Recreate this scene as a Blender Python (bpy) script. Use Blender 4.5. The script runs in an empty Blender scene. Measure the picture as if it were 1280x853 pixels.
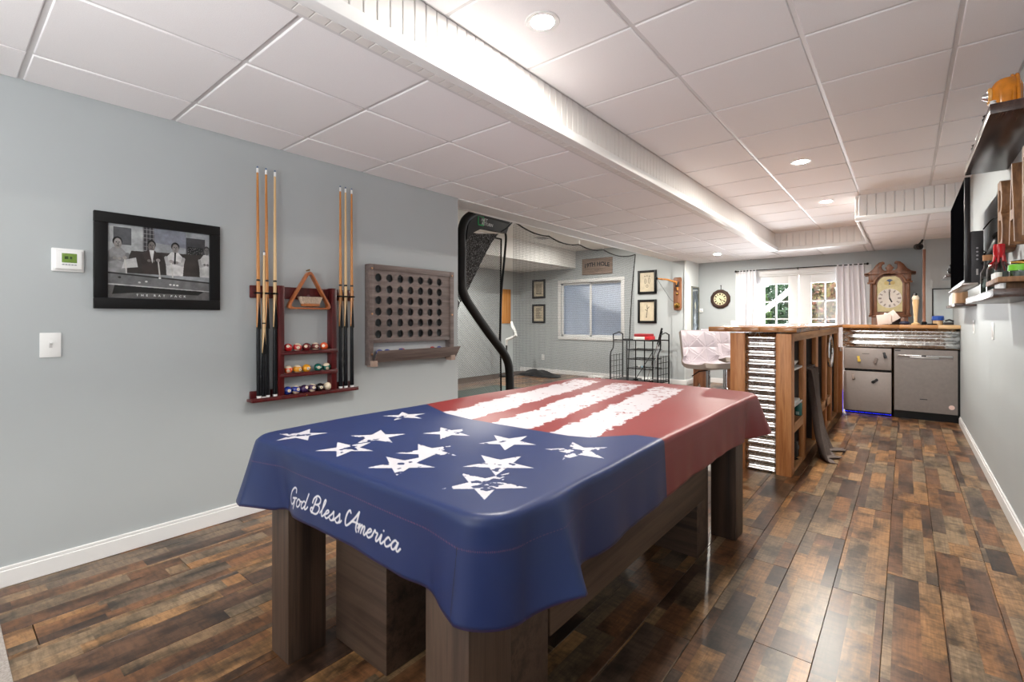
import bpy, bmesh, math, random
import numpy as np
from mathutils import Vector, Matrix
random.seed(7); rng = np.random.default_rng(7)
SC = bpy.context.scene; COL = SC.collection
R = math.radians; PI = math.pi

# ---------------------------------------------------------------- camera
cam = bpy.data.cameras.new('camera'); cam.sensor_width = 36.0; cam.lens = 36*598/1280
cam.shift_y = -26.5/1280; cam.clip_start = .05; cam.clip_end = 200
camo = bpy.data.objects.new('camera', cam); COL.objects.link(camo)
HC = 1.235; camo.location = (0, 0, HC); camo.rotation_euler = (R(90), 0, R(39.45)); SC.camera = camo
# ---------------------------------------------------------------- world, exposure
W = bpy.data.worlds.new('overcast_sky'); SC.world = W; W.use_nodes = True
_bg = W.node_tree.nodes['Background']; _bg.inputs[0].default_value = (.93, .97, 1, 1); _bg.inputs[1].default_value = 5.0
SC.view_settings.view_transform = 'Standard'; SC.view_settings.look = 'None'; SC.view_settings.gamma = 1
SC.view_settings.exposure = 0.14
try: SC.view_settings.use_curve_mapping = False
except Exception: pass
SC.cycles.use_denoising = True; SC.cycles.max_bounces = 10; SC.cycles.diffuse_bounces = 6; SC.cycles.transparent_max_bounces = 24
SC.cycles.sample_clamp_indirect = 6.0
LAMP = 1900.0            # radiance of the recessed lamp lenses
def area(name, loc, rot, w, h, power, col):
    l = bpy.data.lights.new(name, 'AREA'); l.shape = 'RECTANGLE'; l.size = w; l.size_y = h; l.energy = power; l.color = col
    o = bpy.data.objects.new(name, l); COL.objects.link(o); o.location = loc; o.rotation_euler = rot; return o
# fill light at an added window behind the camera; daylight at the french doors
area('fill_front_window', (-1.4, -3.26, 1.45), (R(90), 0, 0), 2.9, 1.35, 14, (.96, .98, 1))
area('daylight_french_doors', (-1.48, 9.95, 1.1), (R(90), 0, R(180)), 1.3, 1.9, 230, (.93, .97, 1))
# added fill lamp behind the camera, aimed up to brighten the ceiling
area('bounce_fill', (-1.2, -.9, 1.55), (R(155), 0, R(25)), .7, .7, 34, (1, .985, .97))

# ---------------------------------------------------------------- colour and material helpers
def lin(c):
    return tuple((x/255/12.92 if x/255 <= .04045 else ((x/255+.055)/1.055)**2.4) for x in c)
def nmat(name):
    m = bpy.data.materials.new(name); m.use_nodes = True; nt = m.node_tree
    return m, nt, nt.nodes['Principled BSDF']
def node(nt, t, **kw):
    n = nt.nodes.new(t)
    for k, v in kw.items():
        if k.startswith('i_'):
            n.inputs[int(k[2:])].default_value = v
        else: setattr(n, k, v)
    return n
def ramp(nt, fac, stops, interp='LINEAR'):
    r = node(nt, 'ShaderNodeValToRGB'); r.color_ramp.interpolation = interp
    e = r.color_ramp.elements
    while len(e) < len(stops): e.new(.5)
    for q, (p, c) in zip(e, stops): q.position = p; q.color = (*c, 1)
    nt.links.new(fac, r.inputs[0]); return r.outputs[0]
def coords(nt, scale=(1, 1, 1), kind='Object'):
    tc = node(nt, 'ShaderNodeTexCoord'); mp = node(nt, 'ShaderNodeMapping'); mp.inputs['Scale'].default_value = scale
    nt.links.new(tc.outputs[kind], mp.inputs[0]); return mp.outputs[0]
def noise(nt, vec, scale, detail=3, rough=.5):
    n = node(nt, 'ShaderNodeTexNoise'); n.inputs['Scale'].default_value = scale; n.inputs['Detail'].default_value = detail
    n.inputs['Roughness'].default_value = rough; nt.links.new(vec, n.inputs['Vector']); return n.outputs['Fac']
def bump(nt, b, h, strength, dist=.002):
    n = node(nt, 'ShaderNodeBump'); n.inputs['Strength'].default_value = strength; n.inputs['Distance'].default_value = dist
    nt.links.new(h, n.inputs['Height']); nt.links.new(n.outputs[0], b.inputs['Normal'])
def plain(name, c, rough=.5, metal=0, var=.06, vs=8, bmp=0, bs=200, spec=.5, coat=0):
    m, nt, b = nmat(name); c = lin(c)
    v = coords(nt); f = noise(nt, v, vs)
    nt.links.new(ramp(nt, f, [(.25, [x*(1-var) for x in c]), (.75, [min(1, x*(1+var)) for x in c])]), b.inputs['Base Color'])
    b.inputs['Roughness'].default_value = rough; b.inputs['Metallic'].default_value = metal
    b.inputs['Specular IOR Level'].default_value = spec; b.inputs['Coat Weight'].default_value = coat
    if bmp: bump(nt, b, noise(nt, v, bs, 2), bmp)
    return m
def wood(name, cols, axis='Z', rough=.45, scale=18, stretch=12, bmp=.15, rand=False):
    m, nt, b = nmat(name)
    s = [1, 1, 1]; s['XYZ'.index(axis)] = 1/stretch
    v = coords(nt, s)
    if rand:
        oi = node(nt, 'ShaderNodeObjectInfo'); va = node(nt, 'ShaderNodeVectorMath', operation='ADD')
        mu = node(nt, 'ShaderNodeMath', operation='MULTIPLY'); mu.inputs[1].default_value = 37
        nt.links.new(oi.outputs['Random'], mu.inputs[0]); nt.links.new(v, va.inputs[0]); nt.links.new(mu.outputs[0], va.inputs[1]); v = va.outputs[0]
    f = noise(nt, v, scale, 6, .65)
    st = [(.3+.4*i/(len(cols)-1), lin(c)) for i, c in enumerate(cols)]
    nt.links.new(ramp(nt, f, st), b.inputs['Base Color']); b.inputs['Roughness'].default_value = rough
    if bmp: bump(nt, b, noise(nt, v, scale*4, 3), bmp, .001)
    return m
def emis(name, c, s):
    m, nt, b = nmat(name); b.inputs['Base Color'].default_value = (*lin(c), 1)
    b.inputs['Emission Color'].default_value = (*lin(c), 1); b.inputs['Emission Strength'].default_value = s; return m
def thin_glass(name, tint=(255, 255, 255), refl=1.0):
    m, nt, b = nmat(name); out = nt.nodes['Material Output']
    tr = node(nt, 'ShaderNodeBsdfTransparent'); tr.inputs[0].default_value = (*lin(tint), 1)
    gl = node(nt, 'ShaderNodeBsdfGlossy'); gl.inputs['Roughness'].default_value = .03
    fr = node(nt, 'ShaderNodeFresnel'); fr.inputs[0].default_value = 1.45; mx = node(nt, 'ShaderNodeMixShader')
    ml = node(nt, 'ShaderNodeMath', operation='MULTIPLY'); ml.inputs[1].default_value = refl
    nt.links.new(fr.outputs[0], ml.inputs[0]); nt.links.new(ml.outputs[0], mx.inputs[0]); nt.links.new(tr.outputs[0], mx.inputs[1]); nt.links.new(gl.outputs[0], mx.inputs[2])
    nt.links.new(mx.outputs[0], out.inputs[0]); return m
def print_mat(name, arr, rough=.5, spec=.5, weave=0):
    """arr: (h, w, 3) sRGB floats 0-1, row 0 = bottom; a flat print generated here"""
    h, w, _ = arr.shape; im = bpy.data.images.new(name, w, h, alpha=False)
    px = np.ones((h, w, 4), np.float32); px[..., :3] = np.clip(arr, 0, 1); im.pixels.foreach_set(px.ravel()); im.pack()
    m, nt, b = nmat(name); t = node(nt, 'ShaderNodeTexImage', image=im, extension='EXTEND')
    uv = node(nt, 'ShaderNodeUVMap'); nt.links.new(uv.outputs[0], t.inputs[0]); nt.links.new(t.outputs[0], b.inputs['Base Color'])
    b.inputs['Roughness'].default_value = rough; b.inputs['Specular IOR Level'].default_value = spec
    if weave: bump(nt, b, noise(nt, coords(nt), 900, 1), weave, .0006)
    return m

# ---------------------------------------------------------------- mesh builder
class MB:
    def __init__(s): s.v = []; s.f = []
    def add(s, vs, fs):
        k = len(s.v); s.v += [tuple(map(float, p)) for p in vs]; s.f += [tuple(i+k for i in f) for f in fs]; return s
    def box(s, x0, x1, y0, y1, z0, z1):
        v = [(x, y, z) for z in (z0, z1) for y in (y0, y1) for x in (x0, x1)]
        return s.add(v, [(0, 2, 3, 1), (4, 5, 7, 6), (0, 1, 5, 4), (2, 6, 7, 3), (0, 4, 6, 2), (1, 3, 7, 5)])
    def obox(s, c, ax, half):   # oriented box: centre, three axes, half sizes
        c = Vector(c); ax = [Vector(a).normalized() for a in ax]
        v = [c+ax[0]*half[0]*i+ax[1]*half[1]*j+ax[2]*half[2]*k for k in (-1, 1) for j in (-1, 1) for i in (-1, 1)]
        return s.add(v, [(0, 2, 3, 1), (4, 5, 7, 6), (0, 1, 5, 4), (2, 6, 7, 3), (0, 4, 6, 2), (1, 3, 7, 5)])
    def bar(s, a, b, w, h, up=(0, 0, 1)):
        a = Vector(a); b = Vector(b); d = b-a; u = Vector(up); sd = d.cross(u)
        if sd.length < 1e-6: sd = d.cross(Vector((1, 0, 0)))
        u2 = sd.cross(d); return s.obox((a+b)/2, (d, sd, u2), (d.length/2, w/2, h/2))
    def tube(s, pts, r, n=8, caps=True, closed=False):
        pts = [Vector(p) for p in pts]; m = len(pts); rs = r if isinstance(r, (list, tuple)) else [r]*m
        ref = None; vs = []
        for i, p in enumerate(pts):
            d = (pts[(i+1) % m]-pts[i-1]) if closed else (pts[min(i+1, m-1)]-pts[max(i-1, 0)])
            d.normalize()
            if ref is None: ref = d.orthogonal().normalized()
            ref = (ref-d*ref.dot(d)); ref = ref.normalized() if ref.length > 1e-6 else d.orthogonal().normalized()
            q = d.cross(ref)
            vs += [p+(ref*math.cos(2*PI*k/n)+q*math.sin(2*PI*k/n))*rs[i] for k in range(n)]
        fs = []
        for i in range(m if closed else m-1):
            j = (i+1) % m
            fs += [(i*n+k, i*n+(k+1) % n, j*n+(k+1) % n, j*n+k) for k in range(n)]
        if caps and not closed: fs += [tuple(range(n))[::-1], tuple((m-1)*n+k for k in range(n))]
        return s.add(vs, fs)
    def lathe(s, prof, c=(0, 0, 0), axis=(0, 0, 1), n=20):
        a = Vector(axis).normalized(); u = a.orthogonal().normalized(); w = a.cross(u); c = Vector(c); vs = []
        for r, z in prof: vs += [c+a*z+(u*math.cos(2*PI*k/n)+w*math.sin(2*PI*k/n))*max(r, 1e-5) for k in range(n)]
        fs = [(i*n+k, i*n+(k+1) % n, (i+1)*n+(k+1) % n, (i+1)*n+k) for i in range(len(prof)-1) for k in range(n)]
        fs += [tuple(range(n))[::-1], tuple((len(prof)-1)*n+k for k in range(n))]
        return s.add(vs, fs)
    def prism(s, poly, fn, w0, w1):
        n = len(poly); vs = [fn(u, v, w0) for u, v in poly]+[fn(u, v, w1) for u, v in poly]
        return s.add(vs, [tuple(range(n))[::-1], tuple(range(n, 2*n))]+[(i, (i+1) % n, n+(i+1) % n, n+i) for i in range(n)])
    def sphere(s, c, r, n=16, sc=(1, 1, 1)):
        k = n//2; vs = []
        for i in range(k+1):
            a = PI*i/k
            vs += [(c[0]+sc[0]*r*max(math.sin(a), 1e-5)*math.cos(2*PI*j/n), c[1]+sc[1]*r*max(math.sin(a), 1e-5)*math.sin(2*PI*j/n), c[2]+sc[2]*r*math.cos(a)) for j in range(n)]
        return s.add(vs, [(i*n+j, (i+1)*n+j, (i+1)*n+(j+1) % n, i*n+(j+1) % n) for i in range(k) for j in range(n)])
    def grid(s, fn, nu, nv):
        vs = [fn(i/nu, j/nv) for i in range(nu+1) for j in range(nv+1)]; q = nv+1
        return s.add(vs, [(i*q+j, (i+1)*q+j, (i+1)*q+j+1, i*q+j+1) for i in range(nu) for j in range(nv)])
    def plate(s, pts, fn, w0, w1):   # alias of prism for readability
        return s.prism(pts, fn, w0, w1)
    def mesh(s, name, off=(0, 0, 0), bev=0, smooth=False, uvf=None, weld=0, segs=2, fixn=True):
        me = bpy.data.meshes.new(name)
        o = Vector(off); me.from_pydata([Vector(p)-o for p in s.v], [], s.f); 
        bm = bmesh.new(); bm.from_mesh(me)
        if weld: bmesh.ops.remove_doubles(bm, verts=bm.verts, dist=weld)
        if fixn: bmesh.ops.recalc_face_normals(bm, faces=bm.faces)
        if bev:
            es = [e for e in bm.edges if len(e.link_faces) == 2 and e.calc_face_angle(0) > R(30)]
            bmesh.ops.bevel(bm, geom=es, offset=bev, segments=segs, profile=.5, affect='EDGES', clamp_overlap=True)
        if uvf:
            ul = bm.loops.layers.uv.new('UVMap')
            for f in bm.faces:
                for l in f.loops: l[ul].uv = uvf(l.vert.co+o)
        bm.to_mesh(me); bm.free()
        if smooth or bev:
            me.shade_smooth(); me.set_sharp_from_angle(angle=R(38))
        return me
def wloc(o):
    v = Vector((0, 0, 0))
    while o: v += o.location; o = o.parent
    return v
def link(name, me, mt, parent=None, loc=(0, 0, 0)):
    o = bpy.data.objects.new(name, me); COL.objects.link(o); o.location = loc
    if mt is not None and me is not None and not me.materials: me.materials.append(mt)
    if parent: o.parent = parent
    return o
def part(name, mb, mt, parent, local=False, label=None, stuff=False, **kw):
    o = link(name, mb.mesh(name, (0, 0, 0) if local else wloc(parent), **kw), mt, parent)
    if label: o['label'] = label
    if stuff: o['kind'] = 'stuff'
    return o
def tag(o, label, cat, group=None):
    o['label'] = label; o['category'] = cat
    if group: o['group'] = group
    return o
def thing(name, label, cat, loc=(0, 0, 0), rz=0, group=None):
    o = bpy.data.objects.new(name, None); COL.objects.link(o); o.location = loc; o.rotation_euler = (0, 0, rz); o.empty_display_size = .1
    return tag(o, label, cat, group)
def solo(name, mb, mt, label, cat, group=None, **kw):
    a = np.array(mb.v); off = ((a[:, 0].min()+a[:, 0].max())/2, (a[:, 1].min()+a[:, 1].max())/2, a[:, 2].min())
    return tag(link(name, mb.mesh(name, off, **kw), mt, None, off), label, cat, group)
def struct(name, mb, mt, parent=None, **kw):
    o = link(name, mb.mesh(name, wloc(parent) if parent else (0, 0, 0), **kw), mt, parent)
    if not parent: o['kind'] = 'structure'
    return o
def dup(o, parent=None, loc=None):
    c = o.copy(); COL.objects.link(c)
    if parent: c.parent = parent
    if loc is not None: c.location = loc
    for ch in list(o.children): dup(ch, c)
    return c
def text_mesh(body, size, fn, depth=.001, spacing=1.0, shear=0, align='CENTER', fit=None, bold=0.0):
    """text as a thin solid; fn maps (u, v, w) to the world; fit=(w,h) scales the glyphs to that box"""
    cu = bpy.data.curves.new('lettering', 'FONT'); cu.body = body; cu.size = size; cu.align_x = align; cu.space_character = spacing; cu.shear = shear
    cu.extrude = .5; cu.resolution_u = 3; cu.offset = bold
    o = bpy.data.objects.new('lettering', cu); COL.objects.link(o)
    dg = bpy.context.evaluated_depsgraph_get(); me = bpy.data.meshes.new_from_object(o.evaluated_get(dg))
    vs = np.array([v.co[:] for v in me.vertices]); fs = [tuple(p.vertices) for p in me.polygons]
    bpy.data.objects.remove(o); bpy.data.meshes.remove(me); bpy.data.curves.remove(cu)
    if fit:
        lo, hi = vs.min(0), vs.max(0); vs[:, 0] = (vs[:, 0]-lo[0])/(hi[0]-lo[0])*fit[0]; vs[:, 1] = (vs[:, 1]-lo[1])/(hi[1]-lo[1])*fit[1]
    return MB().add([fn(a, b, (c+.5)*depth) for a, b, c in vs], fs)

# ---------------------------------------------------------------- raster canvas for flat prints
class Canvas:
    def __init__(s, w, h, bg): s.w, s.h = w, h; s.a = np.ones((h, w, 3))*np.array(bg)/255; s.Y, s.X = np.mgrid[0:h, 0:w]+.5
    def blend(s, m, c):
        m = np.clip(m, 0, 1)[..., None]; s.a = s.a*(1-m)+np.array(c)/255*m; return s
    def poly(s, P, c, soft=1.0):
        x, y = s.X, s.Y; ins = np.zeros_like(x, bool); n = len(P)
        for i in range(n):
            x1, y1 = P[i]; x2, y2 = P[(i+1) % n]
            if y1 == y2: continue
            k = ((y1 > y) != (y2 > y)) & (x < (x2-x1)*(y-y1)/(y2-y1)+x1); ins ^= k
        return s.blend(ins.astype(float), c)
    def ell(s, cx, cy, rx, ry, c, soft=1.0):
        d = np.hypot((s.X-cx)/rx, (s.Y-cy)/ry); return s.blend((1-d)*min(rx, ry)/soft+.5, c)
    def line(s, P, r, c):
        P = np.array(P, float); lo = np.floor(P.min(0)-r-2).astype(int); hi = np.ceil(P.max(0)+r+2).astype(int)
        x0, y0 = max(lo[0], 0), max(lo[1], 0); x1, y1 = min(hi[0], s.w), min(hi[1], s.h)
        if x1 <= x0 or y1 <= y0: return s
        X, Y = s.X[y0:y1, x0:x1], s.Y[y0:y1, x0:x1]; d = np.full(X.shape, 1e9)
        for a, b in zip(P[:-1], P[1:]):
            e = b-a; L = max(e@e, 1e-9); t = np.clip(((X-a[0])*e[0]+(Y-a[1])*e[1])/L, 0, 1)
            d = np.minimum(d, np.hypot(X-a[0]-t*e[0], Y-a[1]-t*e[1]))
        m = np.clip(r-d+.5, 0, 1)[..., None]; s.a[y0:y1, x0:x1] = s.a[y0:y1, x0:x1]*(1-m)+np.array(c)/255*m; return s
def vnoise(h, w, cell, seed=0, octv=3):
    g = np.random.default_rng(seed); out = np.zeros((h, w)); amp = 1; tot = 0
    for o in range(octv):
        c = max(cell/2**o, 1.0); gh, gw = int(h/c)+3, int(w/c)+3; q = g.random((gh, gw))
        y = np.arange(h)/c; x = np.arange(w)/c; iy, ix = y.astype(int), x.astype(int); fy, fx = (y-iy)[:, None], (x-ix)[None]
        fy = fy*fy*(3-2*fy); fx = fx*fx*(3-2*fx); iy, ix = iy[:, None], ix[None]
        out += amp*((q[iy, ix]*(1-fx)+q[iy, ix+1]*fx)*(1-fy)+(q[iy+1, ix]*(1-fx)+q[iy+1, ix+1]*fx)*fy); tot += amp; amp *= .55
    return out/tot
def catmull(P, k=7):
    P = [np.array(p, float) for p in P]; P = [2*P[0]-P[1]]+P+[2*P[-1]-P[-2]]; out = []
    for i in range(1, len(P)-2):
        for t in np.linspace(0, 1, k, endpoint=False):
            a, b, c, d = P[i-1:i+3]
            out.append(.5*((2*b)+(c-a)*t+(2*a-5*b+4*c-d)*t*t+(3*b-a-3*c+d)*t**3))
    return out+[P[-2]]
# ================================================================ materials
M = {}
M['wall'] = plain('wall_paint', (178, 184, 186), .55, var=.015, vs=3, bmp=.08, bs=350)
M['white'] = plain('white_trim_paint', (232, 232, 232), .4, var=.01)
M['board'] = plain('white_beadboard', (226, 223, 221), .45, var=.01)
M['tile'] = plain('mineral_tile', (240, 238, 240), .9, var=.035, vs=260, bmp=.5, bs=420)
M['grid'] = plain('white_enamel_grid', (214, 212, 213), .45, var=.01)
M['gwhite'] = plain('golf_room_ceiling_paint', (232, 232, 230), .8, var=.01)
M['lens'] = emis('lamp_lens', (255, 250, 240), LAMP); M['lensdim'] = emis('lamp_lens_dimmed', (255, 250, 240), LAMP*.22)
M['black'] = plain('black_satin', (12, 12, 13), .45, var=.1, spec=.25)
M['blackmetal'] = plain('black_metal', (22, 22, 23), .35, metal=.6, var=.1)
M['chrome'] = plain('chrome', (215, 217, 220), .12, metal=1, var=.03)
M['steel'] = plain('brushed_steel', (136, 127, 122), .36, metal=.75, var=.06, vs=30)
M['slate'] = plain('grey_appliance_enamel', (150, 140, 136), .4, metal=.2, var=.04, vs=40)
M['dark'] = plain('dark_plastic', (34, 34, 36), .5)
M['whiteplastic'] = plain('white_plastic', (236, 237, 236), .35, var=.01)
M['rack'] = wood('mahogany', [(58, 14, 16), (82, 22, 24), (104, 34, 32)], 'Z', .3, 26, 14, .05)
M['table'] = wood('dark_walnut_laminate', [(40, 29, 23), (62, 46, 37), (82, 64, 52), (50, 37, 30)], 'Z', .5, 22, 26, .1)
M['tableh'] = wood('dark_walnut_laminate_flat_grain', [(40, 29, 23), (62, 46, 37), (82, 64, 52), (50, 37, 30)], 'X', .5, 22, 26, .1)
M['tabley'] = wood('dark_walnut_laminate_long_grain', [(44, 32, 26), (68, 52, 42), (90, 72, 59), (56, 42, 34)], 'Y', .5, 22, 26, .1)
M['greywood'] = wood('weathered_grey_stained_pine', [(88, 76, 71), (114, 100, 95), (134, 120, 114)], 'Y', .55, 30, 14, .12)
M['cedar'] = wood('cedar', [(128, 76, 40), (172, 110, 62), (196, 138, 88), (152, 94, 52)], 'Z', .5, 16, 14, .12)
M['cedary'] = wood('cedar_rail', [(140, 92, 54), (180, 130, 84), (200, 154, 108)], 'Y', .5, 16, 14, .12)
M['bartop'] = wood('walnut_and_pine_bar_top', [(74, 42, 26), (128, 80, 48), (176, 126, 80), (92, 54, 32)], 'X', .14, 14, 8, .03)
M['endgrain'] = wood('bar_top_end_grain', [(70, 40, 26), (116, 72, 46), (150, 104, 70)], 'X', .4, 40, 3, .1)
M['oak'] = wood('carved_oak', [(88, 54, 36), (124, 80, 54), (150, 104, 74)], 'Z', .4, 24, 10, .1)
M['shelfwood'] = wood('dark_shelf_laminate', [(40, 28, 24), (66, 48, 42), (88, 68, 60)], 'Y', .25, 30, 14, .05)
M['pale'] = wood('maple', [(206, 168, 116), (222, 188, 138), (232, 204, 160)], 'Z', .3, 24, 20, .02)
M['cuewood'] = wood('honey_maple', [(176, 110, 52), (198, 134, 70), (212, 154, 92)], 'Z', .25, 24, 20, .02)
M['signwood'] = wood('worn_sign_board', [(104, 86, 76), (138, 118, 104), (158, 138, 124)], 'X', .7, 26, 10, .15)
M['letterwood'] = wood('rustic_letter_wood', [(84, 54, 34), (132, 94, 62), (164, 122, 84)], 'Z', .6, 24, 8, .15)
M['curtain'] = plain('white_curtain_linen', (232, 231, 235), .8, var=.02, bmp=.1, bs=700)
M['leather'] = plain('lilac_white_leatherette', (192, 182, 188), .42, var=.015, bmp=.06, bs=500)
M['leatherside'] = plain('taupe_leatherette_shell', (176, 163, 154), .45, var=.03)
M['towel'] = plain('grey_brown_towel', (98, 86, 81), .95, var=.1, vs=60, bmp=.5, bs=500)
M['glass'] = thin_glass('window_glass')
M['bottle'] = thin_glass('clear_bottle_glass', (190, 200, 198), 2.2)
M['amber'] = plain('amber_glaze', (206, 126, 22), .16, var=.25, vs=22, coat=.5)
M['red'] = plain('red_wax', (186, 20, 30), .25, var=.08)
M['green'] = plain('lime_green_lid', (112, 190, 52), .4)
M['brass'] = plain('brass', (176, 136, 72), .25, metal=1, var=.08)
M['copper'] = plain('brass_screw', (196, 152, 116), .3, metal=1)

def corrug():
    m, nt, b = nmat('galvanised_corrugated_steel'); v = coords(nt, (1, 1, 1))
    nt.links.new(ramp(nt, noise(nt, v, 14, 5, .7), [(.3, lin((196, 196, 196))), (.7, lin((236, 236, 236)))]), b.inputs['Base Color'])
    b.inputs['Metallic'].default_value = 1; nt.links.new(ramp(nt, noise(nt, v, 30), [(.3, (.16,)*3), (.7, (.3,)*3)]), b.inputs['Roughness']); return m
M['corr'] = corrug()

def plankmat():
    m, nt, b = nmat('reclaimed_oak_laminate'); L = nt.links.new
    def mth(op, a, c=None):
        n = node(nt, 'ShaderNodeMath', operation=op)
        for i, q in enumerate((a, c)):
            if q is None: continue
            if isinstance(q, (int, float)): n.inputs[i].default_value = q
            else: L(q, n.inputs[i])
        return n.outputs[0]
    tc = node(nt, 'ShaderNodeTexCoord'); sp = node(nt, 'ShaderNodeSeparateXYZ'); L(tc.outputs['Object'], sp.inputs[0])
    rnd = node(nt, 'ShaderNodeObjectInfo').outputs['Random']; x, y = sp.outputs[0], sp.outputs[1]
    s = mth('FLOOR', mth('ADD', mth('DIVIDE', x, .088), mth('MULTIPLY', rnd, 1.9)))
    w1 = node(nt, 'ShaderNodeTexWhiteNoise', noise_dimensions='2D'); cb = node(nt, 'ShaderNodeCombineXYZ'); L(s, cb.inputs[0]); L(mth('MULTIPLY', rnd, 91.7), cb.inputs[1]); L(cb.outputs[0], w1.inputs['Vector'])
    seg = mth('FLOOR', mth('ADD', mth('DIVIDE', y, .47), mth('MULTIPLY', w1.outputs['Value'], 7)))
    w2 = node(nt, 'ShaderNodeTexWhiteNoise', noise_dimensions='3D'); c2 = node(nt, 'ShaderNodeCombineXYZ'); L(s, c2.inputs[0]); L(seg, c2.inputs[1]); L(mth('MULTIPLY', rnd, 53.3), c2.inputs[2]); L(c2.outputs[0], w2.inputs['Vector'])
    off = node(nt, 'ShaderNodeCombineXYZ'); L(mth('MULTIPLY', w2.outputs['Value'], 40), off.inputs[0]); L(mth('MULTIPLY', rnd, 60), off.inputs[1])
    va = node(nt, 'ShaderNodeVectorMath', operation='ADD'); L(tc.outputs['Object'], va.inputs[0]); L(off.outputs[0], va.inputs[1])
    def nz(sc, scale, d=3, r=.55):
        mp = node(nt, 'ShaderNodeMapping'); mp.inputs['Scale'].default_value = sc; L(va.outputs[0], mp.inputs[0]); return noise(nt, mp.outputs[0], scale, d, r)
    base = ramp(nt, w2.outputs['Value'], [(0, lin((72, 54, 44))), (.2, lin((100, 70, 50))), (.42, lin((122, 82, 52))), (.6, lin((154, 112, 70))), (.78, lin((136, 114, 88))), (1, lin((82, 66, 56)))])
    def mul(col, fac, lo, hi, p0=.3, p1=.7):
        g = ramp(nt, fac, [(p0, (lo,)*3), (p1, (hi,)*3)]); mx = node(nt, 'ShaderNodeMix', data_type='RGBA', blend_type='MULTIPLY'); mx.inputs[0].default_value = 1
        L(col, mx.inputs[6]); L(g, mx.inputs[7]); return mx.outputs[2]
    c = mul(base, nz((1, .5, 1), 7, 5, .65), .22, 1.18, .36, .56)
    c = mul(c, nz((26, 1, 1), 5, 4), .70, 1.10)
    c = mul(c, nz((2.2, 9, 1), 5.5, 4, .65), .62, 1.08, .36, .56)
    L(c, b.inputs['Base Color'])
    b.inputs['Roughness'].default_value = .30
    bump(nt, b, nz((18, 1, 1), 9, 2), .05, .001); return m
M['plank'] = plankmat()

# ================================================================ setting
CA, CB = 2.372, 2.636            # lower and upper ceiling
XL, XR, YB, YW, YF = -3.22, .5, -3.3, 3.12, 9.8
# floor: slab and laminate boards
floor = struct('floor', MB().box(-7.4, .7, YB-.1, 10.0, -.12, -.011), plain('underfloor', (70, 48, 34), .5))
_pc = {}
def plank(x0, x1, y0, y1):
    k = (round(x1-x0, 3), round(y1-y0, 2))
    if k not in _pc:
        w, l = k[0]/2-.0007, k[1]/2-.0008
        _pc[k] = MB().box(-w, w, -l, l, -.011, 0).mesh('plank', bev=.0012, segs=1); _pc[k].materials.append(M['plank'])
    link('plank', _pc[k], None, floor, ((x0+x1)/2, (y0+y1)/2, 0))
P0 = -.26; cols = [P0+.19*k for k in range(-16, 5)]
for i, xa in enumerate(cols):
    x0, x1 = max(xa, XL), min(xa+.19, XR)
    if x1-x0 < .02: continue
    st = {15: 2.01-1.25*3, 16: 2.65-1.25*3}.get(i, -.9-1.2*random.random())
    y = st
    while y < 9.8:
        y1 = min(y+1.25, 9.8)
        if y1 > -.5: plank(x0, x1, max(y, -.5), y1)
        y = y1
for i in range(18):
    x1 = -3.22-.19*i; y = 4.6-1.2*random.random()
    while y < 9.1:
        y1 = min(y+1.25, 9.1); plank(x1-.19, x1, y, y1); y = y1
# walls
wl = struct('wall_left', MB().box(XL-.26, XL, YB, YW, 0, 2.8), M['wall'])
wlf = struct('wall_left_far', MB().box(XL-.26, XL, 9.1, YF, 0, 2.8), M['wall'])
struct('trim_1', MB().box(XL-.02, XL+.012, 9.08, 9.8, .09, CA-.002), plain('pale_end_wall_paint', (214, 219, 219), .5, var=.01))
wr = struct('wall_right', MB().box(XR, XR+.15, YB, YF+.1, 0, 2.8), M['wall'])
wb = MB(); DX0, DX1, DZ = -2.42, -.52, 2.06
wb.box(XL, DX0, YF, YF+.14, 0, 2.8).box(DX1, XR, YF, YF+.14, 0, 2.8).box(DX0, DX1, YF, YF+.14, DZ, 2.8)
struct('wall_back', wb, M['wall'])
struct('wall_column', MB().box(.2, XR, 8.9, YF, 0, CA), M['wall'])
FX0, FX1, FZ0, FZ1 = -2.85, .05, .78, 2.12
struct('wall_front', MB().box(-7.5, FX0, YB-.15, YB, 0, 2.9).box(FX1, XR+.15, YB-.15, YB, 0, 2.9).box(FX0, FX1, YB-.15, YB, 0, FZ0).box(FX0, FX1, YB-.15, YB, FZ1, 2.9), M['wall'])
w2 = struct('added_window', MB().box(FX0, FX1, YB-.10, YB-.05, FZ0, FZ0+.05).box(FX0, FX1, YB-.10, YB-.05, FZ1-.05, FZ1).box(FX0, FX0+.05, YB-.10, YB-.05, FZ0, FZ1).box(FX1-.05, FX1, YB-.10, YB-.05, FZ0, FZ1).box(-1.43, -1.37, YB-.10, YB-.05, FZ0, FZ1), M['white'], bev=.003)  # added window, put in the unseen front wall for fill light
for a, b in ((FX0+.05, -1.43), (-1.37, FX1-.05)): part('pane', MB().box(a, b, YB-.08, YB-.076, FZ0+.05, FZ1-.05), M['glass'], w2)
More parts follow.
